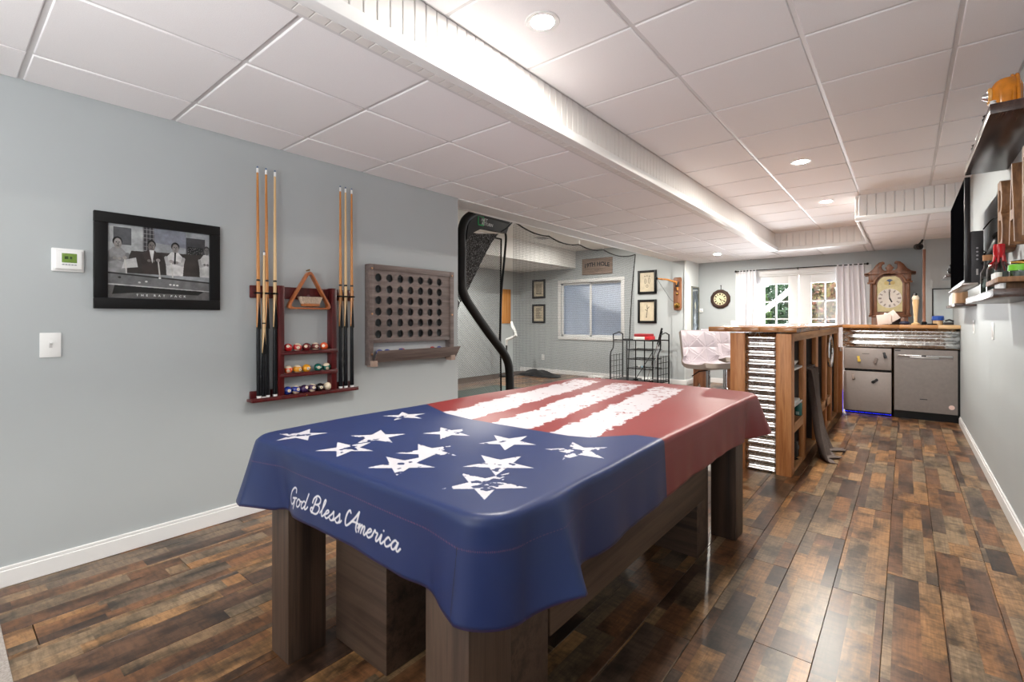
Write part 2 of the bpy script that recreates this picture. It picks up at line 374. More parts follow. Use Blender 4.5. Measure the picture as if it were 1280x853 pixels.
# golf bay beyond the opening in the left wall
GX, GY, GC = -7.24, 9.12, 2.76
WX0, WX1, WZ0, WZ1 = -6.06, -4.56, .86, 2.06
g = MB(); g.box(GX, WX0, GY, GY+.2, 0, 2.9).box(WX1, XL-.26, GY, GY+.2, 0, 2.9).box(WX0, WX1, GY, GY+.2, 0, WZ0).box(WX0, WX1, GY, GY+.2, WZ1, 2.9)
struct('wall_golf_back', g, M['wall'])
struct('wall_golf_left', MB().box(GX-.2, GX, YB, GY, 0, 2.9), M['wall'])
struct('ceiling_golf', MB().box(GX, XL-.26, YB, GY+.2, GC, GC+.1), M['gwhite'])
struct('trim_2', MB().box(GX, -5.67, YB, GY, CA+.01, GC), M['gwhite'])                   # boxed-in duct along the golf room
hd = struct('trim_3', MB().box(XL-.26, XL, YW, 9.1, CA-.012, 2.8), M['white'])             # header over the opening
part('edge_strip', MB().box(XL-.012, XL+.02, YW, 9.1, CA-.018, CA-.001), M['white'], hd, bev=.003)
part('edge_strip', MB().box(XL-.275, XL-.245, YW, 9.1, CA-.018, CA+.02), M['white'], hd, bev=.003)
# ceilings with lay-in tiles
ceil = struct('ceiling', MB().box(XL-.3, XR+.2, YB-.1, 10, 2.80, 2.86), M['gwhite'])
_tc = {}
def tile(x0, x1, y0, y1, z):
    k = (round(x1-x0, 3), round(y1-y0, 3))
    if min(k) < .03: return
    if k not in _tc:
        w, l = k[0]/2-.010, k[1]/2-.010
        if min(w, l) <= .005: return
        me = MB().box(-w, w, -l, l, -.008, .012).mesh('tile', bev=.004, segs=1); me.materials.append(M['tile']); _tc[k] = me
    link('tile', _tc[k], None, ceil, ((x0+x1)/2, (y0+y1)/2, z))
def tgrid(xs, ys, z, skip=()):
    for xa, xb in zip(xs[:-1], xs[1:]):
        for ya, yb in zip(ys[:-1], ys[1:]): tile(xa, xb, ya, yb, z)
    for xv in xs:
        if xv not in skip: part('grid_bar', MB().box(xv-.013, xv+.013, ys[0], ys[-1], z-.001, z+.02), M['grid'], ceil)
    for yv in ys: part('grid_bar', MB().box(xs[0], xs[-1], yv-.013, yv+.013, z-.0005, z+.019), M['grid'], ceil)
ysl = [.876+.609*k for k in range(-3, 15)]; ysl = [YB]+ysl+[YF]
tgrid([XL, -2.867, -2.239, -1.705], ysl, CA)
YR1, YR2, XS = 6.62, 8.70, -.42
ysr = [2.115+.609*k for k in range(-5, 8)]; ysr = [YB]+ysr
tgrid([-1.635, -1.004, -.394], ysr+[6.99, 7.6, 8.2, YR2], CB)
tgrid([-.394, .195, XR], [v for v in ysr if v < YR1-.2]+[YR1], CB, (-.394,))
tgrid([-.394, .195, XR], [YR1+.05, 7.2, 7.81, 8.42, 9.03, YF], CA)
tgrid([-1.705, -1.1, -.49, -.394], [YR2+.05, 9.2, YF], CA, (-.394,))
# stepped beam with white beadboard
bm1 = struct('trim_4', MB().box(-1.705, -1.645, YB, YR2+.05, CA-.02, 2.79).box(-1.645, -1.60, YB, YR2+.05, CA-.022, CA+.004), M['white'])
part('edge_strip', MB().box(-1.645, -1.585, YB, YR2+.05, CA-.027, CA+.03), M['white'], bm1, bev=.004)
part('edge_strip', MB().box(-1.73, -1.70, YB, YR2+.05, CA-.014, CA-.002), M['grid'], bm1)
bb = MB().box(-1.645, -1.634, -.0300, .0300, CA+.03, CB-.004).mesh('bead_board', bev=.0035, segs=1); bb.materials.append(M['board'])
y = .60
while y < 8.7: link('bead_board', bb, None, bm1, (0, y, 0)); y += .0632
ud = MB().box(-1.70, -1.648, -.0300, .0300, CA-.025, CA-.019).mesh('bead_board', bev=.002, segs=1); ud.materials.append(M['board'])
y = .60
while y < 6: link('bead_board', ud, None, bm1, (0, y, 0)); y += .0632
bm2 = struct('trim_5', MB().box(XS+.012, XR, YR1, YR1+.05, CA-.02, 2.79), M['white'])
x = XS+.05
while x < XR:
    part('bead_board', MB().box(x-.038, x+.038, YR1-.011, YR1, CA+.02, CB-.004), M['board'], bm2, bev=.0035, segs=1); x += .08
part('edge_strip', MB().box(XS-.02, XR, YR1-.02, YR1+.06, CA-.027, CA+.022), M['white'], bm2, bev=.004)
part('end_board', MB().box(XS-.02, XS+.012, YR1, YR2, CA-.022, CB), M['board'], bm2, bev=.003)
bm3 = struct('trim_6', MB().box(-1.645, XS, YR2, YR2+.05, CA-.02, 2.79), M['white'])
x = -1.6
while x < XS:
    part('bead_board', MB().box(x-.042, x+.042, YR2-.011, YR2, CA+.02, CB-.004), M['board'], bm3, bev=.0035, segs=1); x += .088
part('edge_strip', MB().box(-1.645, XS, YR2-.02, YR2+.06, CA-.027, CA+.022), M['white'], bm3, bev=.004)
# baseboards
def base(name, x0, x1, y0, y1, along):
    bm = MB(); bm.box(x0, x1, y0, y1, 0, .078)
    if along == 'L': bm.box(x0, x1-.005, y0, y1, .078, .094)
    elif along == 'R': bm.box(x0+.005, x1, y0, y1, .078, .094)
    else: bm.box(x0, x1, y0+.005, y1, .078, .094)
    return struct(name, bm, M['white'], bev=.003, segs=1)
base('baseboard_left', XL, XL+.016, YB, YW, 'L'); base('baseboard_right', XR-.016, XR, YB, 7.70, 'R')
base('baseboard_golf', GX, XL-.26, GY-.016, GY, 'B'); base('baseboard_end', XL-.26, XL+.03, 9.066, 9.082, 'B')
base('baseboard_far', XL+.012, XL+.03, 9.1, YF, 'L'); base('baseboard_back', XL, DX0-.1, YF-.016, YF, 'B')
# recessed lamps: the lens gives the light
def lamp(x, y, z, label, group=None, lens='lens'):
    t = thing('recessed_light', label, 'light', (x, y, z), 0, group)
    part('trim_ring', MB().lathe([(.052, .0), (.056, -.004), (.078, -.004), (.082, 0)], (0, 0, 0), n=28), M['white'], t, local=True, smooth=True)
    part('lens', MB().lathe([(.001, -.0045), (.022, -.0041), (.040, -.0032), (.0535, -.0012)], (0, 0, 0), n=28), M[lens], t, local=True, smooth=True)
lamp(-1.31, 1.815, CB-.008, 'large round recessed ceiling light nearest the camera beside the white beam')
lamp(-.713, 4.87, CB-.008, 'round recessed ceiling light above the bar, middle of three in a line')
lamp(-.72, 6.69, CB-.008, 'small far recessed ceiling light just before the dropped ceiling box')
lamp(-6.3, 6.6, CA+.008, 'recessed light under the white boxed duct in the golf bay')
for x, y, z, w in ((-.72, -.4, CB-.008, 'above and just behind the camera'), (-.72, -2.2, CB-.008, 'in the higher ceiling near the added front window'), (-2.5, -1.2, CA-.008, 'in the lower ceiling above the rug'), (-2.5, -2.7, CA-.008, 'in the lower ceiling beside the added front window'), (-4.6, 5.2, GC-.002, 'in the golf bay ceiling over the hitting mat'), (-4.6, 7.8, GC-.002, 'in the golf bay ceiling near the back wall'), (-2.5, 8.6, CA-.008, 'in the lower ceiling behind the bar stools')):  # added lamps that fill the room, golf bay and far end with light
    lamp(x, y, z, 'added round recessed fill light '+w, None, 'lens' if y > 4 else 'lensdim')
# ================================================================ pool table
PT = thing('pool_table', 'dark walnut pool table with square legs under the flag cover', 'pool table', (-1.33, 2.0, 0))
def leg(name, x0, x1, y0, y1, z1, mt): part(name, MB().box(x0, x1, y0, y1, 0, z1), mt, PT, bev=.004)
leg('leg', -.956, -.80, .81, .97, .70, M['table']); leg('leg', -1.83, -1.70, .81, .955, .70, M['table'])
leg('leg', -.866, -.73, 2.85, 3.0, .70, M['table']); leg('leg', -1.83, -1.69, 2.85, 3.0, .70, M['table'])
for x0, x1 in ((-1.71, -1.385), (-1.155, -.833)):
    for y0, y1 in ((1.0, 1.185), (2.52, 2.70)): leg('inner_foot', x0, x1, y0, y1, .5, M['tableh'])
part('side_apron', MB().box(-.86, -.83, 1.19, 2.66, .275, .66), M['tabley'], PT, bev=.003)
part('side_apron', MB().box(-1.71, -1.68, 1.19, 2.66, .275, .66), M['tabley'], PT, bev=.003)
part('end_apron', MB().box(-1.68, -.86, 1.03, 1.06, .5, .66), M['tableh'], PT, bev=.003)
part('end_apron', MB().box(-1.68, -.86, 2.62, 2.65, .5, .66), M['tableh'], PT, bev=.003)
part('top_rail', MB().box(-1.90, -.73, .835, 3.19, .66, .775), M['tabley'], PT, bev=.01)

# flag cover: flat pattern folded over the table edges
CX0, CX1, CY0, CY1, CZ, CD, CR, RC = -1.965, -.69, .775, 3.24, .79, .215, .015, .11
def cover_print():
    res = 500; U0, V0 = CX0-.33, CY0-.33; w, h = int((CX1-CX0+.66)*res), int((CY1-CY0+.66)*res)
    c = Canvas(w, h, (118, 38, 39)); P = lambda x, y: ((x-U0)*res, (y-V0)*res)
    n1 = vnoise(h, w, 26, 1, 4); n2 = vnoise(h, w, 9, 2, 3); n3 = vnoise(h, w, 120, 5, 2)
    Y = c.Y/res+V0; X = c.X/res+U0
    for xa, xb in ((-1.715, -1.50), (-1.385, -1.185), (-1.085, -.895)):
        sk = -.13*(Y-1.55); jag = (n1-.5)*.075+(n2-.5)*.03
        m = (X > xa+sk+jag) & (X < xb+sk+jag*.9) & (Y < 3.07+(n2-.5)*.12+(n1-.5)*.2)
        worn = (n2*.55+n1*.45) > np.interp(Y, [1.5, 2.4, 3.15], [.72, .69, .57])
        c.blend((m & ~worn).astype(float), (186, 180, 186))
    yb = 1.555+.0*X+np.interp(X, [-2.2, -1.95, -1.68, -1.5, -1.0, -.92, -.8, -.4], [1.70, 1.66, 1.555, 1.535, 1.555, 1.58, 1.72, 1.74])-1.555
    c.blend((yb-Y)*res+.5, (24, 41, 86))
    st = [(-1.80, .905, .10, 60, .2), (-1.775, 1.385, .105, 78, .15), (-1.545, 1.075, .11, 66, .25), (-1.492, .915, .105, 95, .1), (-1.39, 1.295, .10, 84, .3), (-1.25, 1.075, .11, 88, .1), (-1.20, .925, .11, 98, .1),
          (-1.125, 1.345, .11, 88, .0), (-.978, 1.125, .115, 90, .12), (-.885, .96, .12, 96, .35), (-.86, 1.40, .115, 60, .5)]
    nb = vnoise(h, w, 16, 9, 3)
    for x, y, r, a, wear in st:
        pts = []
        for k in range(10):
            q = R(a+36*k); rr = r if k % 2 == 0 else r*.40
            pts.append(P(x+rr*math.cos(q), y+rr*math.sin(q)))
        pa = np.array(pts); x0, y0 = (pa.min(0)-3).astype(int); x1, y1 = (pa.max(0)+3).astype(int)
        sub = Canvas(1, 1, (0, 0, 0)); sub.a = c.a[y0:y1, x0:x1].copy(); sub.X, sub.Y = c.X[y0:y1, x0:x1], c.Y[y0:y1, x0:x1]; keep = sub.a.copy()
        sub.poly(pts, (188, 186, 192)); hole = (nb[y0:y1, x0:x1] > .72-wear*.28)[..., None]; c.a[y0:y1, x0:x1] = np.where(hole, keep, sub.a)
    # hand lettered words on the front drop
    G = {
     'G': (1.95, [[(1.55, 1.7), (1.45, 2.15), (1.0, 2.25), (.4, 1.7), (.12, .9), (.3, .2), (.75, -.03), (1.2, .3), (1.5, .95)], [(.9, .85), (1.5, .97), (1.85, 1.02)], [(1.5, .97), (1.42, .3), (1.25, -.5)]]),
     'o': (1.15, [[(.75, .85), (.4, 1.0), (.1, .6), (.15, .1), (.5, -.02), (.85, .35), (.8, .8), (.6, .98), (.95, .8), (1.2, .85)]]),
     'd': (1.4, [[(.85, .85), (.45, 1.0), (.1, .55), (.2, .05), (.5, .05), (.85, .5)], [(1.1, 2.1), (.95, 1.2), (.85, .4), (.95, .02), (1.25, .2), (1.4, .45)]]),
     'B': (1.75, [[(.6, 1.9), (.45, 1.2), (.3, .4), (.2, -.05)], [(.0, 1.2), (.12, 1.8), (.7, 2.25), (1.3, 2.0), (1.35, 1.5), (.95, 1.18), (.55, 1.12)], [(.95, 1.18), (1.4, .95), (1.45, .45), (1.1, .0), (.6, -.05), (.0, .1), (-.1, .45), (.12, .6)]]),
     'l': (.85, [[(0, .3), (.35, 1.0), (.6, 1.9), (.5, 2.15), (.33, 1.8), (.3, .6), (.45, .02), (.75, .2), (.9, .45)]]),
     'e': (.92, [[(0, .35), (.4, .55), (.68, .85), (.48, 1.02), (.2, .75), (.15, .25), (.45, -.02), (.8, .2), (.95, .45)]]),
     's': (.98, [[(0, .35), (.35, .8), (.52, 1.15), (.6, .8), (.72, .4), (.58, .02), (.3, -.02), (.12, .14)], [(.6, .04), (.85, .15), (1.0, .42)]]),
     'A': (1.5, [[(-.05, 1.75), (-.25, 2.0), (-.55, 1.6), (-.62, .7), (-.35, .1), (.2, .6), (.8, 1.5), (1.2, 2.25)], [(1.2, 2.25), (1.16, 1.2), (1.2, .3), (1.4, -.1)], [(.3, .8), (.85, .9), (1.45, .88)]]),
     'm': (1.4, [[(0, .4), (.2, .98), (.25, .5), (.2, 0)], [(.22, .4), (.48, .95), (.65, .85), (.6, 0)], [(.62, .4), (.88, .95), (1.05, .8), (1.02, .2), (1.2, 0), (1.45, .4)]]),
     'r': (.98, [[(0, .4), (.2, 1.1), (.35, .9), (.65, .88), (.58, .3), (.72, 0), (1.0, .4)]]),
     'i': (.68, [[(0, .4), (.2, .95), (.2, .25), (.4, 0), (.7, .4)], [(.32, 1.42), (.34, 1.46)]]),
     'c': (.88, [[(.7, .8), (.4, 1.0), (.1, .5), (.3, 0), (.6, .05), (.9, .4)]]),
     'a': (1.2, [[(.75, .85), (.4, 1.0), (.08, .5), (.25, .0), (.55, .15), (.8, .9), (.75, .2), (.95, 0), (1.2, .4)]]), ' ': (.75, []), '_': (1.2, [])}
    u, k, kv = 0.0, .0312, .0265; x0, d0 = -1.625, .172
    for chh in 'God Bless_America':
        adv, strokes = G[chh]
        for s_ in strokes:
            pts = []
            for p in catmull(s_):
                px = x0+(u+p[0]+.28*p[1])*k; py = CY0-(d0-.018*(px-x0)/.6)+p[1]*kv; pts.append(P(px, py))
            c.line(pts, 1.5+.2*(chh.isupper()), (214, 210, 211))
        u += adv
    # stitched seam 5 cm below the edge and the dark joint near the corner
    ex = np.maximum(np.maximum(CX0+RC-X, X-CX1+RC), 0); ey = np.maximum(np.maximum(CY0+RC-Y, Y-CY1+RC), 0); e = np.hypot(ex, ey)-RC
    c.blend(np.where(np.abs(e-.062) < .0017, .65, 0)*(np.sin((X+Y)*600) > -.4), (132, 70, 92))
    c.blend(np.where(e > .210, .5, 0), (100, 60, 88))
    jx = (-.79-.02*(CY0-Y)/.2); c.blend(np.where((np.abs(X-jx) < .0018) & (Y < CY0-.06), .9, 0), (14, 16, 40))
    return c.a, U0, V0, w/res, h/res
arr, U0, V0, UW, VH = cover_print()
M['cover'] = print_mat('flag_cover_vinyl', arr, .42, .45, .12)
def cover_drop(d): 
    if d < CR*PI/2: return CR*math.sin(d/CR), CR*(1-math.cos(d/CR))
    return CR, CR+d-CR*PI/2
_ph = rng.random(40)*6.28
def ripple(s): return .5*math.sin(9*s+_ph[0])+.35*math.sin(17*s+_ph[1])+.25*math.sin(31*s+_ph[2])
HG = {(1, -1): .036, (-1, -1): .020, (1, 1): .018, (-1, 1): .016}
FL = {  # per corner: (ridge amplitude, ridge place, half width) on the x side and on the y side
 (1, -1): ((.085, .125, .13), (.010, .0, .10)), (-1, -1): ((.05, .05, .15), (.058, .0, .14)),
 (1, 1): ((.07, .0, .16), (.07, .0, .16)), (-1, 1): ((.05, .0, .16), (.05, .0, .16))}
def flare(sc, s, key, ax):      # sc: distance along a side from the corner circle
    A, c, w = FL[key][0 if ax == 'x' else 1]
    return A*max(0, 1-abs(sc-c)/w)**1.25-.020*math.exp(-((sc-c-w*1.25)/.06)**2)+.006*ripple(s)+.006
cx0, cx1, cy0, cy1 = CX0+RC, CX1-RC, CY0+RC, CY1-RC    # corner circle centres
def topz(x, y):
    return CZ+.0025*math.sin(4.1*x+2.2*y)+.002*math.sin(7*y-3*x)
cov = MB(); flat = []
def emit(grid_fn, nu, nv):
    k = len(cov.v)
    for i in range(nu+1):
        for j in range(nv+1):
            p, uv = grid_fn(i/nu, j/nv); cov.v.append(p); flat.append(uv)
    q = nv+1; cov.f += [(k+i*q+j, k+(i+1)*q+j, k+(i+1)*q+j+1, k+i*q+j+1) for i in range(nu) for j in range(nv)]
def topf(x0, x1, y0, y1): return lambda a, b: ((lambda x, y: ((x, y, topz(x, y)), (x, y)))(x0+(x1-x0)*a, y0+(y1-y0)*b))
def side(ax, sg, L0, L1, fixed):
    def f(a, b):
        s = L0+(L1-L0)*a; d = b**.85*(CD+RC) ; base = fixed
        dd = max(d-(RC-CR), 0); o, dr = cover_drop(dd); out = min(d, RC-CR)+o
        sc = min(s-L0, L1-s); lo = s-L0 < L1-s
        key = ((sg, -1 if lo else 1) if ax == 'x' else (-1 if lo else 1, sg))
        t = max(dd-CR*.6, 0)/(CD-CR*.6); fl = flare(sc, s*(1.3 if ax == 'x' else 1.0)+sg, key, ax)*t**.95
        hang = dr*(1-.10*abs(fl)/.1*t)+HG[key]*math.exp(-sc/.17)*t-.012*math.sin(3.1*s+sg)*t*(1-math.exp(-(sc/.15)**2))
        if ax == 'x': x, y = base+sg*(out+fl), s; u = (base+sg*d, s)
        else: x, y = s, base+sg*(out+fl); u = (s, base+sg*d)
        return (x, y, topz(*(max(min(u[0], CX1), CX0), max(min(u[1], CY1), CY0)))-hang), u
    return f
def corner(sx, sy):
    bx, by = (cx1 if sx > 0 else cx0), (cy1 if sy > 0 else cy0)
    def f(a, b):
        ph = a*PI/2; d = b**.85*(CD+RC)
        dd = max(d-(RC-CR), 0); o, dr = cover_drop(dd); out = min(d, RC-CR)+o
        t = max(dd-CR*.6, 0)/(CD-CR*.6); ex = flare(0, by*1.3+sx, (sx, sy), 'x'); ey = flare(0, bx+sy, (sx, sy), 'y')
        fl = (ex*(1-a)+ey*a-(.006 if (sx, sy) == (1, -1) else -.012)*math.sin(PI*a)**2)*t**.95
        hang = dr*(1-.10*abs(fl)/.1*t)+HG[(sx, sy)]*t
        rr = out+fl
        return (bx+sx*rr*math.cos(ph), by+sy*rr*math.sin(ph), topz(max(min(bx+sx*d*math.cos(ph), CX1), CX0), max(min(by+sy*d*math.sin(ph), CY1), CY0))-hang), (bx+sx*d*math.cos(ph), by+sy*d*math.sin(ph))
    return f
emit(topf(cx0, cx1, cy0, cy1), 110, 150)
emit(side('x', 1, cy0, cy1, cx1), 150, 24); emit(side('x', -1, cy0, cy1, cx0), 150, 24)
emit(side('y', -1, cx0, cx1, cy0), 110, 24); emit(side('y', 1, cx0, cx1, cy1), 110, 24)
for sx in (1, -1):
    for sy in (1, -1): emit(corner(sx, sy), 22, 24)
def build_cover():
    off = ((CX0+CX1)/2, (CY0+CY1)/2, CZ); me = bpy.data.meshes.new('table_cover')
    me.from_pydata([tuple(np.array(p)-off) for p in cov.v], [], cov.f); bm = bmesh.new(); bm.from_mesh(me); bm.verts.ensure_lookup_table()
    ul = bm.loops.layers.uv.new('UVMap')
    for f in bm.faces:
        for l in f.loops: q = flat[l.vert.index]; l[ul].uv = ((q[0]-U0)/UW, (q[1]-V0)/VH)
    bmesh.ops.remove_doubles(bm, verts=bm.verts, dist=.0012); bmesh.ops.recalc_face_normals(bm, faces=bm.faces)
    bm.to_mesh(me); bm.free(); me.shade_smooth(); me.materials.append(M['cover'])
    o = link('table_cover', me, None, None, off); sm = o.modifiers.new('thickness', 'SOLIDIFY'); sm.thickness = .0015; sm.offset = -1
    return tag(o, 'stars and stripes vinyl cover draped over the pool table, lettered God Bless America', 'cover')
TC = build_cover()

# ================================================================ left wall
# cue rack
RK = thing('cue_rack', 'mahogany wall rack holding cues and three rows of pool balls', 'rack', (XL, 1.64, .72))
part('back_rail', MB().box(XL, XL+.022, 1.285, 2.02, 1.375, 1.455), M['rack'], RK, bev=.004)
for y in (1.44, 1.815): part('side_post', MB().box(XL, XL+.065, y, y+.04, .735, 1.46), M['rack'], RK, bev=.004)
for z in (1.002, .855): 
    sh = part('shelf', MB().box(XL, XL+.068, 1.45, 1.86, z, z+.018).box(XL+.060, XL+.068, 1.45, 1.86, z+.018, z+.026), M['rack'], RK, bev=.002)
part('base_board', MB().box(XL, XL+.085, 1.27, 2.02, .715, .733).box(XL+.079, XL+.085, 1.27, 2.02, .733, .741), M['rack'], RK, bev=.003)
part('base_rail', MB().box(XL, XL+.02, 1.285, 2.01, .733, .78), M['rack'], RK, bev=.003)
for y in (1.652,): part('peg', MB().tube([(XL+.02, y, 1.575), (XL+.06, y, 1.578)], .005), M['brass'], RK)
part('screw_cap', MB().sphere((XL+.0865, 1.62, .7245), .005, 10), M['brass'], RK, smooth=True)
CY = [1.325, 1.378, 1.425, 1.893, 1.935, 1.985]
for y in CY: part('cue_clip', MB().tube([(XL+.02, y-.016, 1.405), (XL+.045, y-.018, 1.405), (XL+.062, y-.012, 1.405), (XL+.067, y, 1.405), (XL+.062, y+.012, 1.405), (XL+.045, y+.018, 1.405), (XL+.02, y+.016, 1.405)], .006, 6), M['black'], RK)
M['cuebutt'] = plain('black_lacquer', (7, 7, 12), .3, var=.02, spec=.25)
def cue(y, z0, z1, lean, label, wd, full=True):
    t = thing('pool_cue', label, 'cue', (XL+.05, y, z0), 0, 'pool cues in the wall rack'); L = z1-z0
    x = XL+.05; f = lambda s: (x-lean[0]*s, y+lean[1]*s, z0+L*s)
    def seg(n, a, b, ra, rb, mt): part(n, MB().tube([f(a), f(b)], [ra, rb], 12), mt, t, smooth=True)
    seg('rubber_bumper', 0, .012, .0125, .0148, M['whiteplastic'])
    seg('butt', .012, .30, .0148, .0128, M['cuebutt']); seg('forearm', .30, .505, .0128, .0108, wd)
    # dark points running up the forearm
    part('points', MB().tube([f(.30), f(.43)], [.0133, .0035], 12).prism([(-.012, .30), (.012, .30), (0, .45)], lambda u, v, w: tuple(np.array(f(v))+np.array((.0118+w, u, 0))), -.001, .001), M['black'], t)
    seg('joint_collar', .505, .513, .0112, .0112, M['black']); seg('shaft', .513, .972, .0106, .0064, wd)
    seg('ferrule', .972, .992, .0066, .0064, M['whiteplastic']); seg('leather_tip', .992, 1.0, .0064, .0045, plain('cue_tip_blue', (92, 110, 140), .9))
cl = ['leftmost cue in the wall rack, honey maple with black butt', 'second long cue from the left in the wall rack, honey maple', 'third long cue from the left, pale maple, beside the ball shelves',
      'first cue to the right of the ball shelves, honey maple', 'middle cue of the right three, pale maple with blue tip', 'rightmost cue in the wall rack, honey maple, nearest the peg game']
for i, y in enumerate(CY): cue(y, .734, 2.212, (.012, -.005 if i in (1, 0) else .004), cl[i], M['pale'] if i in (2, 4) else M['cuewood'])
cue(1.353, .734, 1.675, (.006, .006), 'short half-length pale cue between the two leftmost long cues', M['pale'])
# triangle and brush
tr = [(0, .29), (.165, .012), (-.165, .012)]
def roundtri(pts, r, k=5):
    out = []
    for i in range(3):
        p = np.array(pts[i]); a = np.array(pts[i-1])-p; b = np.array(pts[(i+1) % 3])-p; a = a/np.linalg.norm(a)*r; b = b/np.linalg.norm(b)*r
        out += [tuple((1-t)**2*(p+a)+2*t*(1-t)*p+t*t*(p+b)) for t in np.linspace(0, 1, k)]
    return out
rt = roundtri(tr, .045); TG = MB(); TX = XL+.05
n = len(rt); ctr = np.array((0, .105)); inn = [tuple(ctr+(np.array(p)-ctr)*.87) for p in rt]
for w0 in (0,):
    vs = [(TX+w, 1.655-u, 1.295+v) for w in (-.022, .022) for q in (rt, inn) for u, v in q]; fs = []
    for i in range(n):
        j = (i+1) % n; fs += [(i, j, n+j, n+i), (2*n+i, 2*n+j, 3*n+j, 3*n+i), (i, j, 2*n+j, 2*n+i), (n+i, n+j, 3*n+j, 3*n+i)]
    TG.add(vs, fs)
solo('ball_triangle', TG, wood('triangle_beech', [(140, 76, 40), (168, 98, 56), (186, 120, 74)], 'Y', .3, 20, 8, .03), 'wooden triangle ball rack hung on the cue rack around a brush', 'triangle', bev=.003, smooth=True)
BR = thing('table_brush', 'small pool table brush resting inside the wooden triangle', 'brush', (TX, 1.655, 1.326))
part('brush_back', MB().box(TX-.016, TX+.03, 1.60, 1.72, 1.327, 1.347), wood('brush_beech', [(160, 96, 52), (186, 120, 70)], 'Y', .35), BR, bev=.006)
bl = MB()
for i in range(14):
    for j in range(5):
        y0 = 1.604+.0086*i; x0 = TX-.012+.0085*j; bl.tube([(x0, y0, 1.346), (x0+.004*(j-2), y0+(i-6.5)*.003, 1.392)], [.0042, .0036], 5)
part('bristles', bl, plain('pale_bristle', (198, 178, 158), .9, var=.3, vs=120), BR, stuff=True)
part('top_knob', MB().sphere((TX, 1.65, 1.396), .012, 10), plain('plum_knob', (90, 56, 66), .4), BR, smooth=True)
# pool balls
BC = dict(red=(196, 28, 34), maroon=(112, 20, 28), orange=(228, 88, 34), yellow=(236, 164, 40), green=(14, 104, 92), blue=(24, 50, 140), purple=(60, 36, 78), black=(24, 22, 24), cream=(232, 216, 190))
bm_ = {k: plain('ball_'+k, c, .08, var=.01, coat=.6) for k, c in BC.items()}
ballmesh = {}
def ball(y, z, col, stripe, num, label):
    r = .0285; x = XL+.034
    t = thing('pool_ball', label, 'ball', (x, y, z), 0, 'pool balls on the cue rack')
    k = (col, stripe)
    if k not in ballmesh:
        me = MB().sphere((0, 0, r), r, 20).mesh('ball', smooth=True, weld=1e-4); me.materials.append(bm_['cream'] if stripe else bm_[col]); ballmesh[k] = me
    link('ball', ballmesh[k], None, t)
    az = rng.uniform(-.7, .3); el = rng.uniform(-.1, .5); d = Vector((math.cos(el)*math.cos(az), math.cos(el)*math.sin(az), math.sin(el)))
    if stripe:
        ax = Vector((rng.uniform(-.3, .3), rng.uniform(-.4, .4), 1)).normalized(); pr = [((r+.0002)*math.sin(R(a)), (r+.0002)*math.cos(R(a))) for a in range(56, 125, 4)]
        part('stripe', MB().lathe(pr, (0, 0, r), ax, 20), bm_[col], t, local=True, smooth=True)
        d = (d-ax*d.dot(ax)).normalized()
    if num:
        u = d.orthogonal().normalized() if abs(d.z) > .95 else Vector((0, 0, 1)).cross(d).normalized(); v = d.cross(u); c = Vector((0, 0, r))+d*(r-.0006)
        part('number_disc', MB().lathe([(.0105, -.002), (.0105, .0002), (.008, .0007), (.0, .0010)], c, d, 16), bm_['cream'], t, local=True, smooth=True)
        part('number', text_mesh(str(num), .013, lambda a, b, w: tuple(c+u*a+v*(b-.0045)+d*(.0009+w)), .0004), bm_['black'], t, local=True)
rowa = [('red', 0, 3), ('red', 1, 11), ('maroon', 0, 7), ('maroon', 1, 15), ('orange', 0, 5)]
rowb = [('orange', 1, 13), ('yellow', 1, 9), ('yellow', 0, 1), ('green', 0, 6), ('green', 1, 14)]
rowc = [('blue', 0, 2), ('blue', 1, 10), ('purple', 0, 4), ('purple', 1, 12), ('black', 0, 8), ('cream', 0, 0)]
for row, y0, dy, z, rn in ((rowa, 1.517, .0640, 1.020, 'top'), (rowb, 1.517, .0635, .873, 'middle'), (rowc, 1.513, .0575, .733, 'bottom')):
    for i, (c, s, nmb) in enumerate(row):
        ball(y0+dy*i+(.02 if (rn == 'middle' and i > 2) else 0), z, c, s, nmb, 'plain cream cue ball at the right end of the bottom rack shelf' if nmb == 0 else f'{"striped" if s else "solid"} {c} pool ball on the {rn} shelf of the cue rack')
